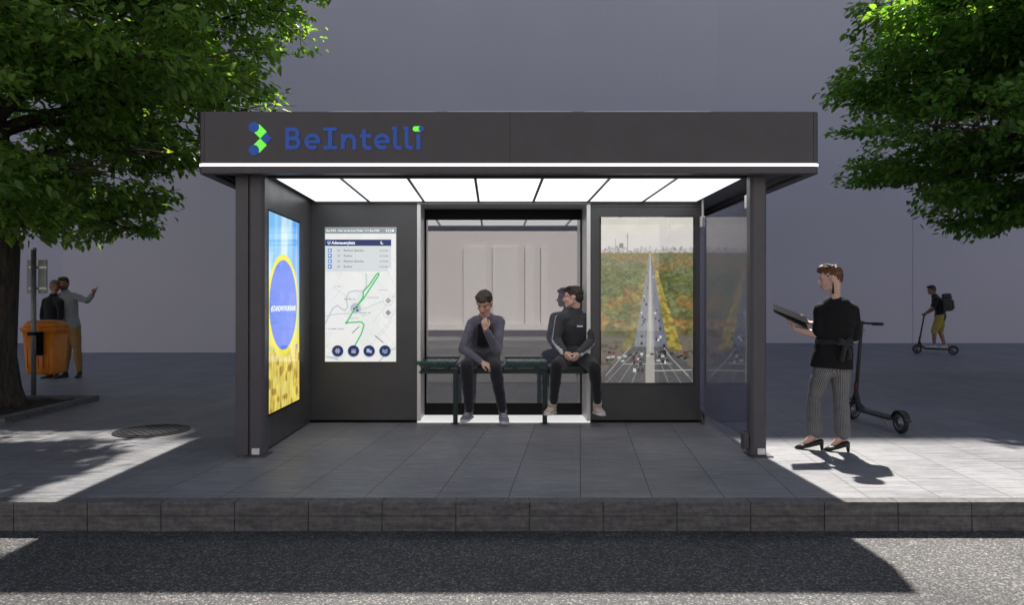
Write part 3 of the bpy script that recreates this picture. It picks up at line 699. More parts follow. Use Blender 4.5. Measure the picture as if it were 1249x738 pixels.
# ------------------------------------------------------------------ bench
bn = thing('bench', 'green perch bench in the shelter with two boys sitting on it', 'bench', (.1, 7.85, 0))
def bx_(px, Y): return (px - CX) * Y / F
for a, b, z in ((508.5, 558, .70), (559, 616, .645), (617, 668, .70), (669, 722, .645)):
    bm = bmesh.new(); box(bm, bx_(a, 7.75), bx_(b, 7.75) - .008, 7.62, 7.99, z - .034, z, .010); box(bm, bx_(a, 7.75) + .03, bx_(b, 7.75) - .04, 7.66, 7.96, z - .052, z - .0345)
    build('seat', bm, M_green if z > .65 else M_dgreen, bn)
bm = bmesh.new(); box(bm, bx_(511, 7.75), bx_(719, 7.75), 7.70, 7.75, .555, .592, .005); box(bm, bx_(511, 7.75), bx_(719, 7.75), 7.88, 7.92, .555, .592, .005)
for px in (520, 545, 628, 655):
    x = bx_(px, 7.75); box(bm, x - .025, x + .025, 7.71, 7.93, .592, .649)
for px in (575, 602, 690, 708):
    x = bx_(px, 7.75); box(bm, x - .025, x + .025, 7.71, 7.93, .5915, .5925)
build('beam', bm, M_dgreen, bn)
for px in (555.5, 664.5):
    x = (px - CX) * 7.66 / F; bm = bmesh.new(); box(bm, x - .026, x + .026, 7.64, 7.69, .006, .60, .006); box(bm, x - .02, x + .02, 7.691, 7.93, .515, .554, .004); o = build('leg', bm, M_dgreen, bn)
    bm = bmesh.new(); box(bm, x - .05, x + .05, 7.60, 7.699, 0, .0055); build('foot', bm, M_dgreen, o)

# ------------------------------------------------------------------ waste bin and stop pole
pc = P(41, 485, 9.75); px_ = pc.x
t = thing('stop_sign_pole', 'grey steel stop pole with pale timetable boards beside the left tree', 'sign pole', (px_, 9.75, 0))
bm = bmesh.new(); tube(bm, [(px_, 9.75, .0), (px_, 9.75, 2.12)], [.034, .034], seg=20, cap=False); build('pole', bm, M_galv, t, True)
for a, b in ((32.5, 42.5), (46.5, 56.5)):
    xa, xb = (a - CX) * 9.79 / F, (b - CX) * 9.79 / F
    bm = bmesh.new(); box(bm, xa, xb, 9.79, 9.82, CAMZ - (358 - HY) * .01175, CAMZ - (317 - HY) * .01175, .004); build('board', bm, M_sign, t)
bm = bmesh.new()
for z in (1.55, 1.85): box(bm, px_ - .09, px_ + .17, 9.775, 9.789, z, z + .03)
bmesh.ops.create_cone(bm, cap_ends=True, segments=20, radius1=.04, radius2=.04, depth=.03, matrix=Matrix.Translation((px_, 9.75, 2.13))); build('clamp_band', bm, M_chrome, t)
bx0 = (55.5 - CX) * 10.05 / F
t = thing('waste_bin', 'orange plastic litter bin with domed lid hanging on the steel pole', 'waste bin', (bx0, 10.05, 0))
S = 10.05 / F
def bz(py): return CAMZ - (py - HY) * S
def rloft(bm, rows, cx_, cy_, n=8):
    rs = []
    for z, hw, hd, r in rows:
        rs.append([bm.verts.new((x + cx_, y + cy_, z)) for x, y in rounded(-hw, hw, -hd, hd, r, n)])
    m_ = len(rs[0])
    for a, b in zip(rs, rs[1:]):
        for k in range(m_): bm.faces.new((a[k], a[(k + 1) % m_], b[(k + 1) % m_], b[k]))
    bm.faces.new(rs[0][::-1]); bm.faces.new(rs[-1])
bm = bmesh.new(); rloft(bm, [(bz(456), .19, .14, .05), (bz(455.4), .203, .15, .06), (bz(452), .214, .16, .07), (bz(404), .248, .19, .08)], bx0, 10.05); build('body', bm, M_orange, t, True)
bm = bmesh.new()
for k in range(-2, 3): box(bm, bx0 + k * .075 - .006, bx0 + k * .075 + .006, 9.862 + .006, 9.885, bz(448), bz(408), .003, M=Matrix.Translation((0, 0, 0)))
build('rib', bm, M_orange, t)
bm = bmesh.new(); rloft(bm, [(bz(404.5), .262, .204, .085), (bz(401), .275, .212, .09), (bz(399.5), .275, .212, .09), (bz(399), .262, .2, .085)], bx0, 10.05); build('rim', bm, M_orange, t)
bm = bmesh.new(); rloft(bm, [(bz(399), .25, .19, .08), (bz(395.5), .246, .186, .09), (bz(392.5), .225, .165, .1), (bz(390.8), .18, .12, .1), (bz(390.2), .10, .06, .05)], bx0 + .01, 10.05); build('lid', bm, M_orange, t, True)
bm = bmesh.new(); box(bm, px_ - .02, px_ + .07, 9.786, 9.865, bz(432), bz(404), .008); box(bm, px_ - .055, px_ + .055, 9.70, 9.785, bz(408), bz(404)); build('bracket', bm, M_black, t)

# ------------------------------------------------------------------ trees
def allowed(x, y):
    """ground the photo shows in sun: leaves above it would shade it"""
    a = (x > 1.9) & (y < 6.75) & (x < 4.3 + (6.1 - y) * .75) & (x + (y - 6.0) * .9 < 4.75)
    b = (x > -3.32 - .0 * y) & (x < 1) & (y < 6.6)
    yy = 6.92 + .05 * np.sin(x * 3); hw = np.clip(.16 + (-x - 3.4) * .13, .03, .33)
    c_ = (x < -3.35) & (x > -5.6) & (abs(y - yy - (x + 4.4) * .05) < hw)
    d_ = (x > -6) & (x < -4.5) & (abs(y - 6.25) < .07)
    return a | b | c_ | d_
def tree(label, x, y, prof, n_leaf, seed, tint, trunk_r, limbs_z=(1.9, 8.0), nl=17, lsize=.085, leanx=0., ztop=8.2, extra=()):
    r = random.Random(seed); g = np.random.default_rng(seed)
    t = thing('broadleaf_tree', label, 'tree', (x, y, 0))
    bm = bmesh.new(); zs = [0, .12, .3, .7, 1.4, 2.2, 3.2, 4.4, 5.6, 6.8, ztop]
    rr = [1.5, 1.28, 1.12, 1.0, .93, .86, .74, .58, .42, .26, .08]
    ax = lambda z: V((x + leanx * z + .10 * math.sin(z * .8) * min(1, z / 2), y + .08 * math.sin(z * .6 + 1) * min(1, z / 2), z))
    tube(bm, [ax(z) for z in zs], [trunk_r * q for q in rr], seg=22, cap=False)
    for v in bm.verts:
        a = math.atan2(v.co.y - y, v.co.x - x); k = 1 + .10 * math.sin(a * 5 + v.co.z * 1.2) * (1.6 if v.co.z < .4 else .7); cc = ax(v.co.z); v.co.x = cc.x + (v.co.x - cc.x) * k; v.co.y = cc.y + (v.co.y - cc.y) * k
    build('trunk', bm, M_bark, t, True)
    def rad(z):
        for (z0, r0), (z1, r1) in zip(prof, prof[1:]):
            if z0 <= z <= z1: return r0 + (r1 - r0) * (z - z0) / (z1 - z0)
        return .3
    bm = bmesh.new(); tw = []
    def bez(p0, p1, p2, n): return [p0 * (1 - q) ** 2 + p1 * 2 * q * (1 - q) + p2 * q * q for q in (k / n for k in range(n + 1))]
    az = r.uniform(0, 6)
    for i in range(nl + len(extra)):
        f = min(i, nl - 1) / (nl - 1); z = limbs_z[0] + (limbs_z[1] - limbs_z[0]) * f; az += 2.39996 + r.uniform(-.25, .25)
        if i >= nl: z, az = extra[i - nl]; f = (z - limbs_z[0]) / (limbs_z[1] - limbs_z[0])
        zt = z + .6 + 1.2 * f - (.5 if f < .3 else 0); rd = rad(min(zt, prof[-1][0])) * (r.uniform(.86, .95) if i % 3 else r.uniform(.55, .8))
        p0 = ax(z - .1); p2 = V((x + rd * math.cos(az), y + rd * math.sin(az), zt)); p1 = p0.lerp(p2, .45) + V((0, 0, .55))
        path = bez(p0, p1, p2, 8); r0 = trunk_r * (.26 - .14 * f)
        tube(bm, path, [max(.008, r0 * (1 - k / 8.6)) for k in range(9)], seg=7, cap=False)
        d_l = (p2 - p0).length
        for j in range(13):
            q = .16 + .84 * (j + r.random() * .6) / 13; k = min(7, int(q * 8)); b0 = path[k].lerp(path[k + 1], q * 8 - k)
            side = (-1 if j % 2 else 1); a2 = az + side * r.uniform(.5, 1.15); ln = d_l * (.52 - .30 * q) * r.uniform(.8, 1.25) + .25
            ln = min(ln, max(.3, rad(b0.z) * 1.02 - math.hypot(b0.x - x, b0.y - y) * math.cos(a2 - az)))
            e = b0 + V((math.cos(a2) * ln, math.sin(a2) * ln, r.uniform(-.22, .40) * ln))
            ce = math.hypot(e.x - x, e.y - y); re_ = rad(e.z) * .97
            if ce > re_: e.x = x + (e.x - x) * re_ / ce; e.y = y + (e.y - y) * re_ / ce
            e.z = max(e.z, prof[0][0] + .1); mid = b0.lerp(e, .5) + V((0, 0, .10 * ln))
            sp = bez(b0, mid, e, 5); tube(bm, sp, [max(.004, .020 * (1 - k2 / 5.6)) for k2 in range(6)], seg=5, cap=False)
            for m_ in range(6):
                q2 = (m_ + .7) / 6; k3 = min(4, int(q2 * 5)); c0 = sp[k3].lerp(sp[k3 + 1], q2 * 5 - k3)
                a3 = a2 + (-1 if m_ % 2 else 1) * r.uniform(.4, 1.1) * (0 if m_ == 5 else 1); l3 = r.uniform(.25, .55) * (1.1 - .4 * q2)
                e3 = c0 + V((math.cos(a3) * l3, math.sin(a3) * l3, r.uniform(-.16, .10))); 
                if math.hypot(e3.x - x, e3.y - y) > rad(e3.z) * 1.04 or e3.z < prof[0][0]: continue
                if e3.z < 5.0 and noise.noise(V((e3.x * .8 + seed, e3.y * .8, e3.z * 2.4))) < -.17: continue
                tube(bm, [c0, e3], [.005, .002], seg=4, cap=False); tw.append((c0, e3))
    build('branches', bm, M_bark, t, True)
    tw0 = np.array([a for a, b in tw]); tw1 = np.array([b for a, b in tw]); nt = len(tw)
    per = g.integers(0, nt, n_leaf); q = g.random(n_leaf) ** .8
    c0 = tw0[per] + (tw1[per] - tw0[per]) * q[:, None] * 1.12
    c0 += g.normal(0, 1, (n_leaf, 3)) * np.array((.11, .11, .045))
    rr2 = np.interp(c0[:, 2], [q[0] for q in prof], [q[1] for q in prof], left=0.05, right=.2); ph = np.arctan2(c0[:, 1] - y, c0[:, 0] - x)
    inside = np.hypot(c0[:, 0] - x, c0[:, 1] - y) < rr2 * (1.0 + .07 * np.sin(ph * 9 + c0[:, 2] * 3) + .05 * np.sin(ph * 23 + c0[:, 2] * 7))
    c0 = c0[inside]; per = per[inside]; n_leaf = len(c0)
    h = c0[:, 2]; gx = c0[:, 0] - .155 * h; gy = c0[:, 1] - .68 * h
    keep = ~(allowed(gx, gy) & (g.random(n_leaf) < .985)); c0 = c0[keep]; per = per[keep]; n = len(c0)
    dr = (tw1 - tw0)[per]; dr /= np.linalg.norm(dr, axis=1)[:, None]; dr += g.normal(0, .6, (n, 3)); dr[:, 2] -= .28; dr /= np.linalg.norm(dr, axis=1)[:, None]
    up = g.normal(0, .38, (n, 3)); up[:, 2] += 1; sd = np.cross(dr, up); sd /= np.linalg.norm(sd, axis=1)[:, None]; nm = np.cross(sd, dr)
    Ls = lsize * g.uniform(.5, 1.3, n)[:, None]; Wd = Ls * .26
    b = c0; tip = c0 + dr * Ls - nm * Ls * .12
    vs = np.stack([b, c0 + dr * Ls * .3 + sd * Wd + nm * Ls * .06, c0 + dr * Ls * .68 + sd * Wd * .8 + nm * Ls * .02, tip, c0 + dr * Ls * .68 - sd * Wd * .8 + nm * Ls * .02, c0 + dr * Ls * .3 - sd * Wd + nm * Ls * .06], 1)
    me = bpy.data.meshes.new('crown'); base = (np.arange(n) * 6)[:, None]
    qd = np.concatenate([base + np.array([[0, 1, 2, 3]]), base + np.array([[0, 3, 4, 5]])], 1).reshape(-1, 4)
    me.vertices.add(n * 6); me.vertices.foreach_set('co', (vs - np.array((x, y, 0))).reshape(-1).astype(np.float32)); me.loops.add(qd.size); me.loops.foreach_set('vertex_index', qd.reshape(-1).astype(np.int32))
    me.polygons.add(len(qd)); me.polygons.foreach_set('loop_start', np.arange(0, qd.size, 4, dtype=np.int32)); me.update(calc_edges=True)
    k = g.normal(1, .2, n).clip(.5, 1.6); hue = g.random(n); col = np.stack([.088 * k * (1 + 1.1 * hue ** 1.5), .180 * k * (1 + .35 * hue), .056 * k * (1 + hue * .6), np.ones(n)], 1)
    a = me.color_attributes.new('Col', 'FLOAT_COLOR', 'POINT'); a.data.foreach_set('color', np.repeat(col, 6, 0).reshape(-1).astype(np.float32))
    link('crown', me, leaf_mat('leaves', tint), t)
tree('spreading green tree with dark trunk in the soil pit beside the stop pole', -6.42, 8.62,
     [(1.95, 1.6), (2.3, 2.5), (3.0, 3.1), (4.4, 3.85), (5.2, 4.0), (6.2, 4.9), (8.0, 4.6), (9.6, 2.6), (10.5, 1.2)], 175000, 11, (1, 1, 1, 1), .31, nl=46, lsize=.115, limbs_z=(2.2, 8.8), ztop=9.0,
     extra=[(3.6 + (k % 6) * .85, R(-75 + k * 7.5)) for k in range(20)])
tree('leafy green tree reaching in from the right, its trunk out of frame', 9.88, 10.6,
     [(2.45, 2.3), (3.0, 3.5), (3.6, 3.95), (4.4, 4.1), (5.6, 4.1), (6.8, 3.7), (7.6, 2.4), (8.4, 1.0)], 150000, 23, (.82, .92, .9, 1), .26, nl=46, lsize=.12, limbs_z=(2.6, 6.6),
     extra=[(3.4 + (k % 5) * .75, R(120 + k * 8)) for k in range(15)])

# ------------------------------------------------------------------ people
def lerp(a, b, t_): return V(a).lerp(V(b), t_)
def head_matrix(c, yaw, pitch, roll=0, s=1.0):
    """yaw 0 faces the camera (-y); positive yaw turns the face to the picture's right; pitch positive looks down"""
    return Matrix.Translation(c) @ Matrix.Rotation(yaw, 4, 'Z') @ Matrix.Rotation(pitch, 4, 'X') @ Matrix.Rotation(roll, 4, 'Y') @ Matrix.Scale(s, 4)
def head(bm, M, fem=False):
    j = .93 if fem else 1
    ell(bm, (0, .014, .032), (.074, .094, .084), M, 28); ell(bm, (0, -.022, -.028), (.058 * j, .066, .078), M, 24)
    ell(bm, (0, -.035, .035), (.06, .052, .05), M)                               # forehead
    ell(bm, (0, -.06, -.088), (.026 * j, .026, .022), M); ell(bm, (0, .03, -.03), (.06, .06, .06), M)
    for s in (-1, 1):
        tube(bm, [M @ V((s * .058, .012, -.05)), M @ V((s * .022, -.058, -.094))], [.017, .015])   # jaw line
        ell(bm, (s * .036, -.062, -.022), (.021, .020, .018), M)                 # cheek
        ell(bm, (s * .030, -.071, .006), (.0135, .012, .0115), M)                # eye
        tube(bm, [M @ V((s * .012, -.084, .023)), M @ V((s * .045, -.070, .025))], [.0085, .008])  # brow
        ell(bm, (s * .077, .014, -.004), (.008, .019, .031), M @ Matrix.Rotation(0, 4, 'X')); ell(bm, (s * .081, .020, .008), (.008, .013, .018), M)
        ell(bm, (s * .0105, -.094, -.033), (.007, .009, .0065), M)
    tube(bm, [M @ V((0, -.083, .012)), M @ V((0, -.094, -.010)), M @ V((0, -.104, -.030))], [.0085, .0095, .0105])
    tube(bm, [M @ V((-.019, -.080, -.056)), M @ V((0, -.088, -.054)), M @ V((.019, -.080, -.056))], [.0055, .0075, .0055])
    tube(bm, [M @ V((-.016, -.080, -.066)), M @ V((0, -.087, -.067)), M @ V((.016, -.080, -.066))], [.006, .0078, .006])
def face_paint(M, skin, beard=None, glasses=None):
    Mi = M.inverted()
    def f(p):
        q = Mi @ p; c = skin
        if q.y < -.03 and abs(q.x) < .07 and -.13 < q.z < .1:
            for s in (-1, 1):
                d = math.hypot((q.x - s * .030) / .0125, (q.z - .006) / .0062)
                if d < 1 and q.y < -.06: c = (.34, .27, .24) if abs(q.x - s * .030) > .0058 else (.03, .022, .018)
                elif d < 1.3 and q.y < -.06: c = tuple(a * .72 for a in skin)
                if abs(q.x - s * .030) < .019 and abs(q.z - .026 + abs(q.x - s * .03) * .15) < .0042 and q.y < -.055: c = (.09, .06, .045)
            if abs(q.x) < .021 and abs(q.z + .0605) < .0105 and q.y < -.074: c = (skin[0] * .86, skin[1] * .62, skin[2] * .62)
            if abs(q.x) < .018 and abs(q.z + .0605) < .0016 and q.y < -.074: c = (.08, .03, .03)
            if beard and q.z < -.035 and not (abs(q.x) < .018 and abs(q.z + .0605) < .009): c = beard
            if glasses and abs(q.z - .006) < .014 and q.y < -.05: c = glasses if abs(abs(q.z - .006) - .012) < .004 or abs(q.x) < .008 else c
        if beard and q.z < -.03 and q.y < .02 and q.z > -.12 and abs(q.x) < .08 and c == skin: c = beard
        d = abs(abs(q.x) - .04) ; 
        if c == skin and -.05 < q.z < .0 and q.y < -.03 and abs(q.x) > .02 and abs(q.x) < .06: c = (skin[0] * 1.03, skin[1] * .9, skin[2] * .88)
        return c
    return f
def hand(bm, wr, d, n, thumb, curl=(.5, .7, .5), s=1.0, spread=.0, point=False):
    d, l, n2 = frame_of(V(d), V(n).cross(V(d))); n_ = V(n) - d * V(n).dot(d); n_.normalize(); l = n_.cross(d).normalized() * thumb
    wr = V(wr)
    for i in range(4):
        off = (.027 - .018 * i) * s; kn = wr + d * (.083 - .004 * abs(i - 1)) * s + l * off
        tube(bm, [wr + l * off * .55 - d * .01 * s, wr + d * .045 * s + l * off * .9, kn], [.0135 * s, .0145 * s, .0115 * s], seg=10)
        a = 0; p = kn; fl = (.93, 1.05, .98, .78)[i]; dd = (d + l * spread * (1.5 - i) * .3).normalized(); cs = curl
        if point: cs = (.05, .05, .05) if i == 0 else (1.3, 1.5, .9)
        pts = [kn]
        for ln, cu in zip((.042, .026, .021), cs):
            a += cu * (1 + .08 * i); p = p + (dd * math.cos(a) + n_ * math.sin(a)) * ln * fl * s; pts.append(p)
        tube(bm, pts, [.0098 * s, .0092 * s, .0085 * s, .0072 * s], seg=10)
    b0 = wr + d * .018 * s + l * .020 * s; b1 = b0 + (d * .62 + l * .62 + n_ * .35).normalized() * .042 * s; b2 = b1 + (d * .85 + l * .12 + n_ * .45).normalized() * .032 * s; b3 = b2 + (d * .9 - l * .1 + n_ * .5).normalized() * .024 * s
    tube(bm, [b0, b1, b2, b3], [.0145 * s, .0125 * s, .0105 * s, .0085 * s], seg=10)
def wrinkle(amt=.006, fr=(11, 11, 5), seed=0, fold=None):
    def f(p, n):
        q = V((p.x * fr[0] + seed, p.y * fr[1], p.z * fr[2])); a = noise.noise(q) + .5 * noise.noise(q * 2.3)
        b = 1 - abs(noise.noise(V((p.x * 16 + seed, p.y * 16, p.z * 22)))) * 2.2
        return n * (amt * a + amt * .5 * max(0, b) ** 3)
    return f
class Fig:
    """joints: pel, wai, che, shm, neck, head; shL/R elL/R wrL/R hipL/R knL/R anL/R (L = picture left)"""
    def __init__(s, label, J, lp, ls, skin, hd, scale=1.0, group=None, name='person'):
        s.J = {k: V(v) for k, v in J.items()}; s.lp = V(lp).normalized(); s.ls = V(ls).normalized(); s.sc = scale; s.skin = skin; s.M = hd
        loc = (s.J['pel'].x, s.J['pel'].y, min(s.J['anL'].z, s.J['anR'].z) - .08)
        s.o = thing(name, label, 'person', loc, group)
    def torso(s, bm, pad=0.0, low=-.04, neck=True, w=1.0, hem=None, dep=1.0):
        J = s.J; k = s.sc
        pts, rad, lat = [], [], []
        def add(p, ru, rv, f): pts.append(p); rad.append(((ru * w + pad) * k, (rv * dep + pad) * k)); lat.append(s.lp.lerp(s.ls, f))
        dn = (J['pel'] - J['wai']).normalized()
        if hem: add(J['pel'] + dn * hem, .165, .118, 0)
        add(J['pel'] + dn * low * -1 * 0, .16, .115, 0)
        add(lerp(J['pel'], J['wai'], .55), .148, .104, .15); add(J['wai'], .137, .098, .3); add(lerp(J['wai'], J['che'], .5), .145, .103, .6)
        add(J['che'], .155, .110, .9); add(lerp(J['che'], J['shm'], .6), .150, .102, 1); add(J['shm'], .112, .076, 1)
        if neck: add(lerp(J['shm'], J['neck'], .6), .068, .060, 1)
        tube(bm, pts, rad, lat, seg=24)
        for q in 'LR':
            tube(bm, [lerp(J['shm'], J['sh' + q], .25), J['sh' + q]], [(.060 + pad) * k, (.053 + pad) * k])
            tube(bm, [lerp(J['che'], J['sh' + q], .3), J['sh' + q]], [(.072 + pad) * k, (.048 + pad) * k])
    def arm(s, bm, q, pad=0.0, upto=1.0, f0=1.0):
        J = s.J; k = s.sc; A, B, D = J['sh' + q], J['el' + q], J['wr' + q]; g = lambda r: (r * f0 + pad) * k
        if upto <= .5:
            e = lerp(A, B, upto * 2); tube(bm, [A, lerp(A, e, .5), e], [g(.052), g(.049), g(.050)])
        else:
            tube(bm, [A, lerp(A, B, .5), B], [g(.052), g(.046), g(.038)]); u = (upto - .5) * 2; e = lerp(B, D, u)
            tube(bm, [B, lerp(B, e, .3), e], [g(.038), g(.039), g(.028 + .008 * (1 - u))])
    def leg(s, bm, q, pad=0.0, upto=1.0, f0=1.0, flare=0.0):
        J = s.J; k = s.sc; A, B, D = J['hip' + q], J['kn' + q], J['an' + q]; g = lambda r: (r * f0 + pad) * k
        tube(bm, [A, lerp(A, B, .5), B], [g(.088), g(.077), g(.058)])
        if upto > .5:
            e = lerp(B, D, (upto - .5) * 2); tube(bm, [B, lerp(B, e, .3), lerp(B, e, .65), e], [g(.058), g(.057 + flare * .3), g(.046 + flare * .7), g(.037 + flare)])
    def body(s, hands, fem=False, voxel=.006, beard=None, glasses=None, feet=None):
        bm = bmesh.new(); J = s.J; s.torso(bm, -.006, w=.93); k = s.sc
        hb = s.M @ V((0, .035, -.05)); tube(bm, [J['shm'], J['neck'], hb], [.062 * k, .054 * k * (.88 if fem else 1), .053 * k * (.88 if fem else 1)])
        head(bm, s.M, fem)
        for q in 'LR':
            s.arm(bm, q); s.leg(bm, q, -.004)
            ft = (feet or {}).get(q)
            if ft is not None: tube(bm, [J['an' + q], lerp(J['an' + q], ft, .45), ft], [(.034 * k, .034 * k), (.036 * k, .03 * k), (.03 * k, .015 * k)])
        for h_ in hands: hand(bm, *h_[0], **h_[1])
        me = remesh(bm, voxel, 2, .45); paint(me, face_paint(s.M, s.skin, beard, glasses)); me.transform(world_inv(s.o)); o = link('body', me, M_skin, s.o); return o
    def add(s, name, bm, m, voxel=.009, it=4, wr=None, col=None, parent=None, cut=None):
        me = remesh(bm, voxel, it, .5)
        if cut is not None:             # a clean hem
            b2 = bmesh.new(); b2.from_mesh(me); bmesh.ops.bisect_plane(b2, geom=list(b2.verts) + list(b2.edges) + list(b2.faces), plane_co=(s.J['pel'].x, 0, cut), plane_no=(.06, 0, 1), clear_inner=True)
            b2.to_mesh(me); b2.free(); me.shade_smooth()
        if wr: displace(me, wr)
        if col: paint(me, col)
        me.transform(world_inv(parent or s.o)); return link(name, me, m, parent or s.o)
    def hair(s, shapes, m, amt=.009, name='hair'):
        bm = bmesh.new()
        for c, r in shapes: ell(bm, c, r, s.M, 24)
        Mi = s.M.inverted()
        def f(p, n): q = Mi @ p; return n * (amt * (noise.noise(V((q.x * 90, q.y * 30, q.z * 40))) + .6 * noise.noise(V((q.x * 200, q.y * 60, q.z * 60)))))
        return s.add(name, bm, m, .005, 2, f)
def shoe(fig, name, heel, toe, up, m, msole, h=.075, w=.043, sole=.024, collar=None):
    """upper as one lofted mesh and its sole; heel and toe are points on the bottom of the sole"""
    heel, toe = V(heel), V(toe); d = (toe - heel); ln = d.length; d.normalize(); upv = V(up) - d * V(up).dot(d); upv.normalize(); l = d.cross(upv)
    def loft(prof, z0):
        bm = bmesh.new(); rs = []
        for t_, ww, hh in prof:
            c = heel + d * ln * t_; ring = []
            for k in range(20):
                a = 2 * PI * k / 20; x = math.cos(a); y = math.sin(a)
                yy = z0 + (hh - z0) * (.5 + .5 * (abs(y) ** .6) * (1 if y > 0 else -1)) ; xx = ww * math.copysign(abs(x) ** .7, x) * (1 if y < .1 else (1 - .25 * y))
                ring.append(bm.verts.new(c + l * xx + upv * yy))
            rs.append(ring)
        for a, b in zip(rs, rs[1:]):
            for k in range(20): bm.faces.new((a[k], a[(k + 1) % 20], b[(k + 1) % 20], b[k]))
        bm.faces.new(rs[0][::-1]); bm.faces.new(rs[-1]); return bm
    up_ = [(.0, w * .45, h * .75), (.04, w * .75, h), (.16, w * .85, h * 1.08), (.30, w * .84, h * 1.05), (.42, w * .88, h * .86), (.60, w * 1.0, h * .62), (.78, w * 1.0, h * .5), (.92, w * .8, h * .42), (.99, w * .4, h * .33)]
    o = build(name, loft(up_, sole * .8), m, fig.o, True)
    so_ = [(-.02, w * .5, sole), (.03, w * .85, sole), (.2, w * .92, sole), (.45, w * .93, sole), (.65, w * 1.08, sole), (.82, w * 1.06, sole), (.95, w * .82, sole), (1.02, w * .4, sole)]
    build('sole', loft(so_, 0), msole, o, True)
    if collar is not None:
        bm = bmesh.new(); c = heel + d * ln * .2 + upv * h * .9
        tube(bm, [c, V(collar)], [w * .98, w * .92], seg=16, cap=False); build('collar', bm, m, o, True)
    bm = bmesh.new()                      # laces
    for t_ in (.38, .46, .54, .62):
        c = heel + d * ln * t_ + upv * h * (1.03 - (t_ - .3) * 1.45 + .02); tube(bm, [c - l * w * .45, c + upv * .004, c + l * w * .45], [.0035] * 3, seg=6)
    build('laces', bm, msole, o, True); return o
SK = (.64, .40, .31); SK2 = (.68, .45, .36)
M_hair_b = hair_mat('hair_brown', (.020, .013, .010, 1), (.085, .058, .042, 1)); M_hair_d = hair_mat('hair_dark', (.015, .010, .008, 1), (.06, .04, .03, 1))
M_hair_a = hair_mat('hair_auburn', (.045, .018, .010, 1), (.20, .095, .05, 1)); M_hair_g = hair_mat('hair_sandy', (.16, .11, .07, 1), (.38, .30, .22, 1))
short_hair = [((0, .020, .050), (.082, .098, .082)), ((0, .055, .008), (.074, .062, .078)), ((0, -.052, .082), (.058, .040, .030)), ((-.03, -.04, .095), (.045, .045, .028)), ((.03, -.02, .1), (.045, .045, .03))]

# boy leaning forward, hand at his mouth
J = dict(pel=P(590, 434, 7.86), wai=P(590, 421, 7.84), che=P(591, 404, 7.72), shm=P(592, 393, 7.62), neck=P(592, 386, 7.57),
         shL=P(575.5, 395, 7.60), shR=P(609, 394, 7.62), elL=P(564, 426, 7.52), elR=P(607, 428, 7.42), wrL=P(588, 442, 7.38), wrR=P(592.5, 402, 7.34),
         hipL=P(581, 437, 7.83), hipR=P(599, 437, 7.83), knL=P(569, 446, 7.38), knR=P(604, 448, 7.38), anL=P(572.5, 501, 7.62), anR=P(613, 501, 7.60))
H = head_matrix(P(590.5, 370, 7.47), R(-16), R(32), R(4), 1.08)
f = Fig('seated boy leaning forward with one hand at his mouth, dark hooded cardigan', J, (1, 0, 0), (1, .05, 0), SK, H)
f.body([((J['wrL'], P(596, 446, 7.35) - J['wrL'], (.2, .35, -1), 1), dict(curl=(.55, .7, .5), s=.95)),
        ((J['wrR'], P(590.5, 389.5, 7.32) - J['wrR'], (0, 1, .1), 1), dict(curl=(.5, 1.1, .7), s=.95))])
grey1 = (.125, .118, .145); dk1 = (.018, .018, .022)
def col1(p):
    cz = J['che']; xx = p.x - J['wai'].x
    if p.y < 7.72 and abs(xx - .01) < .075 - (p.z - 1.0) * .05 and p.z < 1.12 and p.z > .7 and abs(p.x - (J['wai'].x)) < .08 and p.y > 7.5: return dk1
    k = noise.noise(p * 9) * .25 + 1
    return (grey1[0] * k, grey1[1] * k, grey1[2] * k * 1.05)
M_knit = cloth('knit_grey'); M_jean = cloth('dark_denim', (.022, .024, .032, 1)); M_track = cloth('track_fabric', rough=.6, weave=200)
bm = bmesh.new(); f.torso(bm, .012, hem=.03); [f.arm(bm, q, .010, .97) for q in 'LR']
nk = J['shm']; tube(bm, [nk + V((-.06, .05, .05)), nk + V((0, .09, .055)), nk + V((.06, .05, .05))], [.034, .045, .034]); tube(bm, [nk + V((-.065, .03, .045)), nk + V((-.05, -.065, -.01))], [.026, .02]); tube(bm, [nk + V((.065, .03, .045)), nk + V((.05, -.065, -.01))], [.026, .02])
f.add('cardigan', bm, M_knit, .008, 3, wrinkle(.007, seed=3), col1)
bm = bmesh.new(); tube(bm, [J['pel'] + V((0, .0, -.01)), J['pel'] + V((0, 0, .05))], [(.168, .122), (.150, .110)], V((1, 0, 0))); [f.leg(bm, q, .012, .98) for q in 'LR']
f.add('trousers', bm, M_jean, .009, 3, wrinkle(.006, (9, 9, 14), 5))
f.hair(short_hair + [((0, -.062, .078), (.060, .040, .026))], M_hair_b)
M_sneak = vary('navy_canvas', (.19, .19, .25), .75, 0, .25, 30, .3, 200, .002); M_sole = vary('white_rubber', (.62, .61, .60), .5, 0, .08, 20)
shoe(f, 'shoe', (J['anL'].x + .012, 7.70, .055), P(565, 516, 7.47), (0, .15, 1), M_sneak, M_sole, h=.10, w=.052, sole=.032, collar=J['anL'] + V((0, 0, .02)))
shoe(f, 'shoe', (J['anR'].x - .004, 7.68, .055), P(616, 518, 7.44), (0, .15, 1), M_sneak, M_sole, h=.10, w=.052, sole=.032, collar=J['anR'] + V((0, 0, .02)))

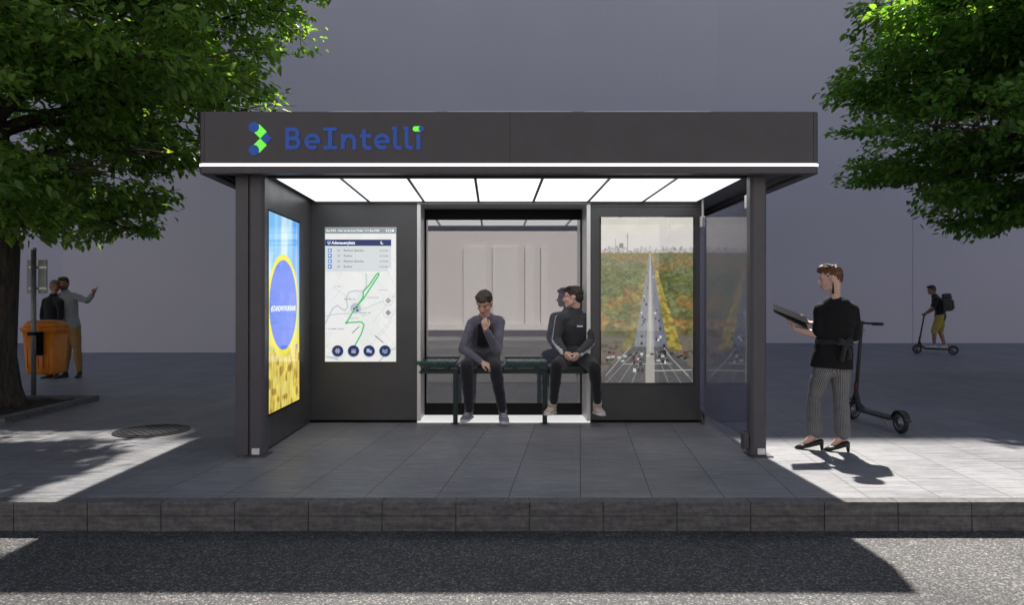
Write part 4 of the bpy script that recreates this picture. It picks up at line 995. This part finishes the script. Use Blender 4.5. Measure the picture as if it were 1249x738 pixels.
# boy in the track top looking to the left
J2 = dict(pel=P(702, 434, 7.84), wai=P(702, 421, 7.86), che=P(701, 401, 7.82), shm=P(702, 387, 7.78), neck=P(702, 379, 7.76),
          shL=P(684, 389.5, 7.76), shR=P(718, 391, 7.78), elL=P(678.5, 415, 7.72), elR=P(721, 417, 7.72), wrL=P(688.5, 430.5, 7.52), wrR=P(706, 432, 7.50),
          hipL=P(692, 437, 7.82), hipR=P(711, 437, 7.82), knL=P(679, 446, 7.40), knR=P(725, 448, 7.40), anL=P(675, 492, 7.53), anR=P(729, 492, 7.53))
H2 = head_matrix(P(698.5, 363, 7.74), R(-100), R(0), 0, 1.02)
f = Fig('seated boy in black striped tracksuit with clasped hands looking aside', J2, (1, 0, 0), (1, .05, 0), SK2, H2)
f.body([((J2['wrL'], P(695, 439, 7.47) - J2['wrL'], (1, .5, -.1), -1), dict(curl=(.6, .8, .5), s=.92)),
        ((J2['wrR'], P(699, 440, 7.45) - J2['wrR'], (-1, .5, -.1), 1), dict(curl=(.6, .8, .5), s=.92))])
def col2(p):
    for q, s in (('L', -1), ('R', 1)):
        for a, b in (('sh', 'el'), ('el', 'wr')):
            A, B = J2[a + q], J2[b + q]; d = B - A; t_ = (p - A).dot(d) / d.length_squared
            if -.15 < t_ < 1.1:
                rel = p - (A + d * t_)
                if rel.length < .085 and rel.x * s > .02 and abs(rel.y + .012) < .011 * (1 if a == 'sh' else 1.2): return (.7, .7, .72)
    return (.042, .044, .053)
bm = bmesh.new(); f.torso(bm, .016, hem=.03); [f.arm(bm, q, .013, .97) for q in 'LR']
tube(bm, [J2['shm'] + V((0, 0, .02)), J2['neck'] + V((0, 0, .01))], [.075, .066])
f.add('track_top', bm, M_track, .007, 3, wrinkle(.006, seed=13), col2)
bm = bmesh.new(); x_, z_ = P(707, 0, 7.68).x, P(0, 398, 7.68).z; box(bm, x_ - .033, x_ + .033, 7.655, 7.672, z_ - .009, z_ + .009, .002); build('chest_mark', bm, vary('print_white', (.6, .6, .6), .6), f.o)
bm = bmesh.new(); tube(bm, [J2['pel'] + V((0, .0, -.01)), J2['pel'] + V((0, 0, .05))], [(.168, .122), (.150, .110)], V((1, 0, 0))); [f.leg(bm, q, .008, .97) for q in 'LR']
f.add('trousers', bm, cloth('black_jersey', (.018, .018, .022, 1)), .009, 3, wrinkle(.005, (9, 9, 14), 15))
f.hair(short_hair, M_hair_d)
M_sneak2 = vary('beige_suede', (.55, .44, .38), .8, 0, .18, 30, .3, 200, .002)
shoe(f, 'shoe', (J2['anL'].x + .012, 7.63, .115), P(667, 507.5, 7.42), (0, .2, 1), M_sneak2, M_sole, h=.105, w=.052, sole=.030, collar=J2['anL'] + V((0, 0, .02)))
shoe(f, 'shoe', (J2['anR'].x - .008, 7.63, .115), P(735, 508, 7.42), (0, .2, 1), M_sneak2, M_sole, h=.105, w=.052, sole=.030, collar=J2['anR'] + V((0, 0, .02)))

# woman with the folder
Y = 6.28
J3 = dict(pel=P(1015, 440, Y), wai=P(1017, 418, Y), che=P(1019, 393, Y + .01), shm=P(1020, 372, Y + .01), neck=P(1018.5, 363, Y),
          shL=P(1001.5, 378, Y + .05), shR=P(1038, 379, Y - .02), elL=P(999, 409, Y + .02), elR=P(1043, 412, Y + .06), wrL=P(970, 401, Y + .14), wrR=P(990, 395, Y + .30),
          hipL=P(1006, 446, Y), hipR=P(1025, 446, Y), knL=P(993, 485, Y + .08), knR=P(1026, 488, Y - .01), anL=P(994, 531, Y + .02), anR=P(1028, 533, Y - .06))
H3 = head_matrix(P(1012.5, 340, Y), R(-112), R(10), 0, .97)
f = Fig('woman in black top and pinstripe trousers reading from a black folder', J3, (1, -.35, 0), (1, -.45, 0), (.68, .45, .36), H3, .95)
f.body([((J3['wrL'], P(958, 391, Y + .17) - J3['wrL'], (.25, 0, 1), 1), dict(curl=(.35, .5, .4), s=.92)),
        ((J3['wrR'], P(976, 390, Y + .30) - J3['wrR'], (.1, -.3, 1), -1), dict(curl=(.35, .5, .4), s=.92))], True,
       feet={'L': P(981, 542, Y + .04), 'R': P(1016, 544, Y - .05)})
bm = bmesh.new(); f.torso(bm, .016, w=1.04, hem=.08, neck=False); [f.arm(bm, q, .018, .44) for q in 'LR']
f.add('top', bm, cloth('black_cotton', (.010, .010, .011, 1), sheen=0), .008, 3, wrinkle(.008, seed=23), cut=P(0, 449, Y).z - 3.1 * .06 * 0 + .0)
w0 = J3['wai'] + V((0, 0, .01)); lat = V((1, -.35, 0)).normalized(); bk = V((-.33, -1, 0)).normalized()
bm = bmesh.new(); pts = [w0 + lat * .152 * math.cos(a) + bk * .118 * math.sin(a) for a in (2 * PI * k / 24 for k in range(25))]; tube(bm, pts, [(.009, .022)] * 25, V((0, .01, 0)), seg=8)
kn_ = w0 + bk * .125 + lat * .07
tube(bm, [kn_, kn_ + V((-.05, -.02, .025)), kn_ + V((-.075, -.02, -.01)), kn_ + V((-.03, -.02, -.012))], [.018, .022, .02, .012]); tube(bm, [kn_, kn_ + V((.05, 0, .03)), kn_ + V((.07, 0, -.015)), kn_ + V((.02, -.01, -.012))], [.018, .022, .02, .012])
tube(bm, [kn_, kn_ + V((-.02, -.03, -.07)), kn_ + V((-.035, -.02, -.15))], [.014, .02, .022]); tube(bm, [kn_, kn_ + V((.03, -.02, -.07)), kn_ + V((.035, -.01, -.13))], [.014, .02, .022])
f.add('sash', bm, cloth('black_satin', (.014, .014, .016, 1), rough=.5), .006, 2)
def pin():
    m = NT('pinstripe'); v = m.coord(); at = m.n('ShaderNodeAttribute', _attribute_name='Col'); sep = m.n('ShaderNodeSeparateColor'); m.l(at.outputs['Color'], sep.inputs[0])
    st_ = m.math('LESS_THAN', m.math('FRACT', sep.outputs[0]), .26)
    fo = m.noise(v, 9, 5, .6); c = m.mix(m.ramp(fo, [(.3, (.075, .075, .08)), (.7, (.13, .13, .135))]), (.34, .34, .34, 1), m.math('MULTIPLY', st_, .7)); m.set(Base__Color=c, Roughness=.85); m.bump(m.noise(v, 14, 4), .5, .006); return m.m
def phase(p):
    q = 'L' if p.x < (J3['knL'].x + J3['knR'].x) / 2 + (p.z - .5) * .03 else 'R'; A, B, D = J3['hip' + q], J3['kn' + q], J3['an' + q]
    c = lerp(B, A, max(0, min(1.15, (p.z - B.z) / (A.z - B.z)))) if p.z > B.z else lerp(B, D, (B.z - p.z) / (B.z - D.z))
    return (math.atan2(p.x - c.x, -(p.y - c.y)) / (2 * PI) * 30 + 40, 0, 0)
bm = bmesh.new(); tube(bm, [J3['pel'] + V((0, 0, -.05)), J3['pel'] + V((0, 0, .06))], [(.146, .106), (.120, .085)], lat); [f.leg(bm, q, .008, .945, .95, .030) for q in 'LR']
f.add('trousers', bm, pin(), .008, 3, wrinkle(.008, (12, 12, 5), 25), phase)
f.hair([((0, .022, .050), (.079, .095, .079)), ((0, .056, .022), (.070, .058, .064)), ((0, -.048, .090), (.054, .046, .028)), ((.02, -.02, .112), (.05, .07, .028)), ((0, .07, -.015), (.046, .034, .045))], M_hair_a, .012)
bm = bmesh.new(); e0 = f.M @ V((.084, .012, -.04)); tube(bm, [e0, e0 + V((0, 0, -.05)), e0 + V((0, 0, -.095))], [.004, .008, .011], seg=8); build('earring', bm, M_black, f.o, True)
M_pump = vary('black_leather', (.012, .011, .011), .3, 0, .2, 20)
for an, hx, tx in ((J3['anL'], P(1001, 536, Y - .02), P(970, 543.2, Y + .06)), (J3['anR'], P(1033, 539, Y - .10), P(1005, 547.2, Y - .04))):
    tx = V((tx.x, tx.y, .008)); hx = V((hx.x, hx.y, .062)); d = tx - hx; bm = bmesh.new()
    tube(bm, [hx + V((0, 0, .018)), hx + d * .2 + V((0, 0, .012)), hx + d * .45 + V((0, 0, .002)), hx + d * .72 + V((0, 0, .004)), hx + d * .9 + V((0, 0, .004)), tx + V((0, 0, .003))], [(.031, .026), (.033, .025), (.034, .019), (.040, .022), (.027, .017), (.007, .009)], V((0, 1, 0)), seg=16)
    for v in bm.verts: v.co.z = max(v.co.z, .001)
    o = build('shoe', bm, M_pump, f.o, True); bm = bmesh.new(); tube(bm, [hx + V((.008, 0, .01)), V((hx.x + .012, hx.y, .004))], [.019, .012], seg=12, cap=False); build('heel', bm, M_pump, o, True)
# the folder in her hands
fc = (P(966, 388, Y + .2)); t = thing('folder', 'open black document folder held in the standing woman\'s hands', 'folder', fc)
Mf = Matrix.Translation(fc) @ Matrix.Rotation(R(-12), 4, 'Z') @ Matrix.Rotation(R(29), 4, 'Y') @ Matrix.Rotation(R(15), 4, 'X')
bm = bmesh.new(); box(bm, -.19, .15, -.13, .13, -.006, .006, .003, 0, Mf); build('cover', bm, M_pump, t)
bm = bmesh.new(); box(bm, -.18, .14, -.12, .12, .0075, .014, .002, 0, Mf); build('papers', bm, vary('dark_paper', (.014, .014, .016), .6), t)
bm = bmesh.new(); box(bm, -.21, .13, -.135, .125, -.004, .004, .002, 0, Mf @ Matrix.Translation((0, 0, .034)) @ Matrix.Rotation(R(-6), 4, 'Y')); build('flap', bm, M_pump, t)

# couple by the bin
Y = 12.45
J4 = dict(pel=P(86, 397, Y), wai=P(85, 387, Y), che=P(83, 371, Y), shm=P(81, 360, Y), neck=P(79, 356, Y), shL=P(70, 363, Y + .05), shR=P(93.5, 362, Y - .02),
          elL=P(62, 380, Y + .18), elR=P(106, 367, Y - .12), wrL=P(56, 384, Y + .2), wrR=P(113, 359.5, Y - .2), hipL=P(81, 400, Y), hipR=P(91, 400, Y), knL=P(82, 427, Y - .04), knR=P(94, 427, Y - .04), anL=P(79.5, 452, Y), anR=P(97, 452, Y + .02))
H4 = head_matrix(P(77.5, 346.5, Y - .03), R(18), R(4), 0, 1.02)
f = Fig('bearded man in grey sweater and tan trousers pointing into the distance', J4, (1, 0, 0), (1, 0, 0), (.36, .16, .10), H4)
f.body([((J4['wrL'], V((-.3, .2, -1)), (1, 0, 0), 1), dict(s=1)), ((J4['wrR'], P(116, 354, Y - .22) - J4['wrR'], (-1, 0, .6), 1), dict(point=True, s=1.1))], False, .008, (.10, .05, .03))
f.add('sweater', (lambda b: (f.torso(b, .014, hem=.02), [f.arm(b, q, .012, .97) for q in 'LR'], b)[-1])(bmesh.new()), cloth('grey_wool', (.27, .29, .31, 1)), .01, 3, wrinkle(.008, seed=33))
bm = bmesh.new(); tube(bm, [J4['neck'] + V((-.045, -.04, -.02)), J4['neck'] + V((.0, -.065, -.035)), J4['neck'] + V((.045, -.04, -.02))], [.016, .014, .016]); f.add('collar', bm, M_sole, .006, 2)
bm = bmesh.new(); tube(bm, [J4['pel'] + V((0, 0, -.05)), J4['pel'] + V((0, 0, .03))], [(.16, .12), (.158, .118)], V((1, 0, 0))); [f.leg(bm, q, .012, .99) for q in 'LR']; f.add('trousers', bm, cloth('tan_chino', (.32, .17, .06, 1)), .01, 3, wrinkle(.007, (9, 9, 6), 35))
f.hair(short_hair, M_hair_d)
M_dshoe = vary('dark_shoe', (.02, .018, .018), .5)
for q, dx in (('L', -.03), ('R', .06)): shoe(f, 'shoe', (J4['an' + q].x - dx * .3, J4['an' + q].y + .06, .0), (J4['an' + q].x + dx, J4['an' + q].y - .20, .0), (0, 0, 1), M_dshoe, M_dshoe, collar=J4['an' + q])
Y = 12.4
J5 = dict(pel=P(65, 398, Y), wai=P(64.5, 389, Y), che=P(64, 374, Y), shm=P(65, 364, Y), neck=P(66, 360, Y), shL=P(55.5, 368, Y), shR=P(73.5, 369, Y - .1), elL=P(52, 385, Y), elR=P(74, 386, Y - .12), wrL=P(55, 402, Y - .1), wrR=P(71, 400, Y - .2),
          hipL=P(61, 401, Y), hipR=P(69, 401, Y), knL=P(61, 428, Y - .04), knR=P(69, 428, Y - .04), anL=P(61, 453, Y), anR=P(69, 453.5, Y - .05))
H5 = head_matrix(P(67, 350, Y - .05), R(38), R(0), 0, .98)
f = Fig('sandy haired person in black jacket standing close behind the orange bin', J5, (1, -.2, 0), (1, -.3, 0), (.40, .19, .12), H5, .92)
f.body([((J5['wrL'], V((0, -.1, -1)), (1, 0, 0), 1), dict(s=.95)), ((J5['wrR'], V((0, -.2, -1)), (-1, 0, 0), 1), dict(s=.95))], True, .008)
f.add('jacket', (lambda b: (f.torso(b, .018, hem=.06), [f.arm(b, q, .014, .97) for q in 'LR'], b)[-1])(bmesh.new()), cloth('black_wool', (.012, .012, .016, 1)), .01, 3, wrinkle(.008, seed=43))
bm = bmesh.new(); tube(bm, [J5['pel'] + V((0, 0, -.05)), J5['pel'] + V((0, 0, .03))], [(.15, .115), (.148, .11)], V((1, 0, 0))); [f.leg(bm, q, .012, .99) for q in 'LR']; f.add('trousers', bm, cloth('dark_wool', (.03, .022, .022, 1)), .01, 3, wrinkle(.006, (9, 9, 6), 45))
f.hair(short_hair + [((0, .05, -.02), (.07, .06, .06))], M_hair_g)
M_bshoe = vary('brown_shoe', (.09, .035, .02), .45)
for q, dx in (('L', -.04), ('R', .09)): shoe(f, 'shoe', (J5['an' + q].x - dx * .3, J5['an' + q].y + .06, .0), (J5['an' + q].x + dx, J5['an' + q].y - .18, .0), (0, 0, 1), M_bshoe, M_dshoe, collar=J5['an' + q])

# ------------------------------------------------------------------ scooters
def scooter(label, rear, front, steer, rw=.112, stem_top=1.12):
    """rear, front: where the wheels touch the ground"""
    rear = V((*rear, 0)); front = V((*front, 0)); d = (front - rear).normalized(); lt = V((-d.y, d.x, 0)); up = V((0, 0, 1))
    t = thing('electric_scooter', label, 'electric scooter', rear.lerp(front, .5), 'electric scooters on the square')
    sd_ = (Matrix.Rotation(steer, 3, 'Z') @ d); sl_ = V((-sd_.y, sd_.x, 0))
    def wheel(c, ax):
        bm = bmesh.new(); rr, tr = rw - .022, .022; nn, mm = 40, 12; rs = []
        u = ax.cross(up).normalized()
        for i in range(nn):
            a = 2 * PI * i / nn; rd = u * math.cos(a) + up * math.sin(a); cc = c + rd * rr; kx = 1 + (.03 if i % 2 else 0)
            rs.append([bm.verts.new(cc + rd * tr * math.cos(b) * kx + ax * tr * 1.15 * math.sin(b)) for b in (2 * PI * j / mm for j in range(mm))])
        for i in range(nn):
            for j in range(mm): bm.faces.new((rs[i][j], rs[i][(j + 1) % mm], rs[(i + 1) % nn][(j + 1) % mm], rs[(i + 1) % nn][j]))
        o = build('wheel', bm, M_rubber, t, True)
        bm = bmesh.new(); tube(bm, [c - ax * .017, c + ax * .017], [rr - .036, rr - .036], seg=30, cap=False); tube(bm, [c - ax * .03, c + ax * .03], [.018, .018], seg=14, cap=False)
        for k in range(5):
            a = 2 * PI * k / 5; rd = u * math.cos(a) + up * math.sin(a); tube(bm, [c + rd * .03, c + rd * (rr - .012)], [(.009, .02), (.007, .02)], ax, seg=8, cap=False)
        for w_ in (-.018, .018): tube(bm, [c + ax * w_ + (u * math.cos(a) + up * math.sin(a)) * (rr - .02) for a in (2 * PI * k / 30 for k in range(31))], [.006] * 31, seg=6, cap=False)
        build('hub', bm, M_chrome, o, True)
    wheel(rear + up * rw, lt); wheel(front + up * rw, sl_)
    bm = bmesh.new(); a = rear + d * .13 + up * .135; b = front - d * .19 + up * .135
    tube(bm, [a, a + d * .03, b - d * .03, b], [(.055, .018), (.078, .024), (.078, .024), (.05, .022)], lt, seg=16); tube(bm, [b - d * .01, front - d * .10 + up * .20, front - d * .055 + up * .33], [(.04, .024), (.03, .024), (.024, .024)], lt, seg=12)
    tube(bm, [a + d * .02, rear + up * rw + lt * .036], [.012, .012], seg=8); tube(bm, [a + d * .02, rear + up * rw - lt * .036], [.012, .012], seg=8)
    build('deck', bm, M_scoot, t, True)
    bm = bmesh.new(); tube(bm, [rear + up * rw + (d * math.cos(R(q)) + up * math.sin(R(q))) * (rw + .014) for q in range(20, 171, 15)], [(.034, .004)] * 11, lt, seg=10, cap=False); build('mudguard', bm, M_scoot, t, True)
    bm = bmesh.new(); tube(bm, [front + up * rw + (d * math.cos(R(q)) + up * math.sin(R(q))) * (rw + .014) for q in range(60, 151, 15)], [(.032, .004)] * 7, sl_, seg=10, cap=False)
    for s in (-1, 1): tube(bm, [front + up * rw + sl_ * .04 * s, front - d * .035 + up * .27 + sl_ * .022 * s], [.011, .013], seg=10)
    tube(bm, [front - d * .035 + up * .25, front - d * .06 + up * .36], [.026, .024], seg=14); build('fork', bm, M_scoot, t, True)
    tp = front - d * .17 + up * stem_top; bm = bmesh.new(); tube(bm, [front - d * .058 + up * .35, tp], [.021, .018], seg=16); build('stem', bm, M_scoot, t, True)
    bm = bmesh.new(); tube(bm, [front - d * .055 + up * .36, front - d * .066 + up * .44], [.027, .025], seg=14); build('stem_clamp', bm, vary('dark_red_latch', (.10, .02, .02), .4), t, True)
    bm = bmesh.new(); tube(bm, [tp - sl_ * .21, tp - sl_ * .06 + up * .005, tp + sl_ * .06 + up * .005, tp + sl_ * .21], [.013] * 4, seg=12); ell(bm, tuple(tp + up * .012), (.035, .035, .018)); hb = build('handlebar', bm, M_scoot, t, True)
    for s in (-1, 1):
        bm = bmesh.new(); tube(bm, [tp + sl_ * .13 * s, tp + sl_ * .235 * s], [.018, .018], seg=12); build('grip', bm, M_rubber, hb, True)
        bm = bmesh.new(); tube(bm, [tp + sl_ * .12 * s + sd_ * .01, tp + sl_ * .15 * s + sd_ * .05, tp + sl_ * .22 * s + sd_ * .055], [.005, .005, .004], seg=6); build('brake_lever', bm, M_chrome, hb, True)
    bm = bmesh.new(); h0 = front - d * .17 + up * (stem_top - .08) + sd_ * .025; ell(bm, tuple(h0), (.022, .022, .018)); build('headlamp', bm, M_chrome, t, True)
    bm = bmesh.new(); kp = rear.lerp(front, .42); tube(bm, [kp + up * .115 + lt * .0, kp - lt * .0 + up * .115 - lt * .02, kp - lt * .10 + up * .006], [.007, .007, .007], seg=8); build('kickstand', bm, M_chrome, t, True)
    return tp, sl_
scooter('black electric scooter parked on its stand just behind the woman', (4.215, 7.07), (4.19, 7.95), R(-62))
tp, sl_ = scooter('black electric scooter being ridden by the man with the backpack', (12.06, 17.92), (11.44, 18.45), 0, .115, 1.06)
# rider
A = P(1143, 420, 18.1); dk = V((-.68, .55, 0)).normalized(); lt = V((-dk.y, dk.x, 0)); b0 = V((11.82, 18.13, 0))
J6 = dict(pel=b0 + V((.04, 0, 1.03)), wai=b0 + V((.04, 0, 1.16)), che=b0 + V((-.02, 0.03, 1.36)), shm=b0 + V((-.06, .05, 1.50)), neck=b0 + V((-.08, .06, 1.56)),
          shL=b0 + V((-.02, .05, 1.47)) - lt * .17 * -1, shR=b0 + V((-.04, .05, 1.47)) + lt * .17 * -1, elL=tp + lt * .26 + V((.16, -.12, .16)), elR=tp - lt * .26 + V((.17, -.13, .16)), wrL=tp + lt * .19 + V((.05, -.04, .035)), wrR=tp - lt * .19 + V((.05, -.04, .035)),
          hipL=b0 + lt * .08 + V((.04, 0, .99)), hipR=b0 - lt * .08 + V((.04, 0, .99)), knL=b0 + lt * .07 + V((.01, 0, .60)) + dk * .10, knR=b0 - lt * .07 + V((.03, 0, .60)), anL=b0 + lt * .045 + dk * .10 + V((0, 0, .235)), anR=b0 - lt * .045 - dk * .13 + V((0, 0, .235)))
H6 = head_matrix(b0 + V((-.14, .09, 1.70)), R(-62 - 20), R(8), 0, 1.02)
f = Fig('man with backpack and mustard shorts riding an electric scooter', J6, tuple(lt), tuple(lt), (.33, .15, .10), H6)
f.body([((J6['wrL'], tp + lt * .19 - J6['wrL'] + dk * .05, (0, 0, -1), -1), dict(curl=(.9, 1.1, .8))), ((J6['wrR'], tp - lt * .19 - J6['wrR'] + dk * .05, (0, 0, -1), 1), dict(curl=(.9, 1.1, .8)))], False, .009)
f.add('tee_shirt', (lambda b: (f.torso(b, .016, hem=.04), [f.arm(b, q, .016, .35) for q in 'LR'], b)[-1])(bmesh.new()), cloth('black_tee', (.014, .014, .018, 1)), .011, 3, wrinkle(.008, seed=53))
bm = bmesh.new(); tube(bm, [J6['pel'] + V((0, 0, -.05)), J6['pel'] + V((0, 0, .03))], [(.165, .125), (.158, .118)], lt); [f.leg(bm, q, .022, .46) for q in 'LR']; f.add('shorts', bm, cloth('mustard_cotton', (.42, .32, .085, 1)), .011, 3, wrinkle(.007, (9, 9, 6), 55))
f.hair(short_hair, M_hair_d)
M_wshoe = vary('white_leather', (.6, .6, .62), .5)
for q in 'LR': shoe(f, 'shoe', J6['an' + q] - dk * .06 + V((0, 0, -.073)), J6['an' + q] + dk * .20 + V((0, 0, -.073)), (0, 0, 1), M_wshoe, M_sole, collar=J6['an' + q])
bc = J6['che'] - dk * .215 + V((0, 0, .02)); t = thing('backpack', 'square grey backpack worn by the man on the scooter', 'backpack', bc)
Mb = Matrix.Translation(bc) @ Matrix.Rotation(math.atan2(dk.y, dk.x), 4, 'Z') @ Matrix.Rotation(R(6), 4, 'Y')
M_pack = cloth('pack_nylon', (.06, .065, .062, 1), .6, 150)
bm = bmesh.new(); box(bm, -.11, .09, -.17, .17, -.24, .23, .04, 0, Mb); build('bag', bm, M_pack, t, True)
bm = bmesh.new(); box(bm, -.15, -.112, -.13, .13, -.20, .05, .018, 0, Mb); build('pocket', bm, M_pack, t, True)
bm = bmesh.new(); box(bm, -.118, .094, -.176, .176, .11, .125, .004, 0, Mb); build('strap', bm, M_black, t, True)
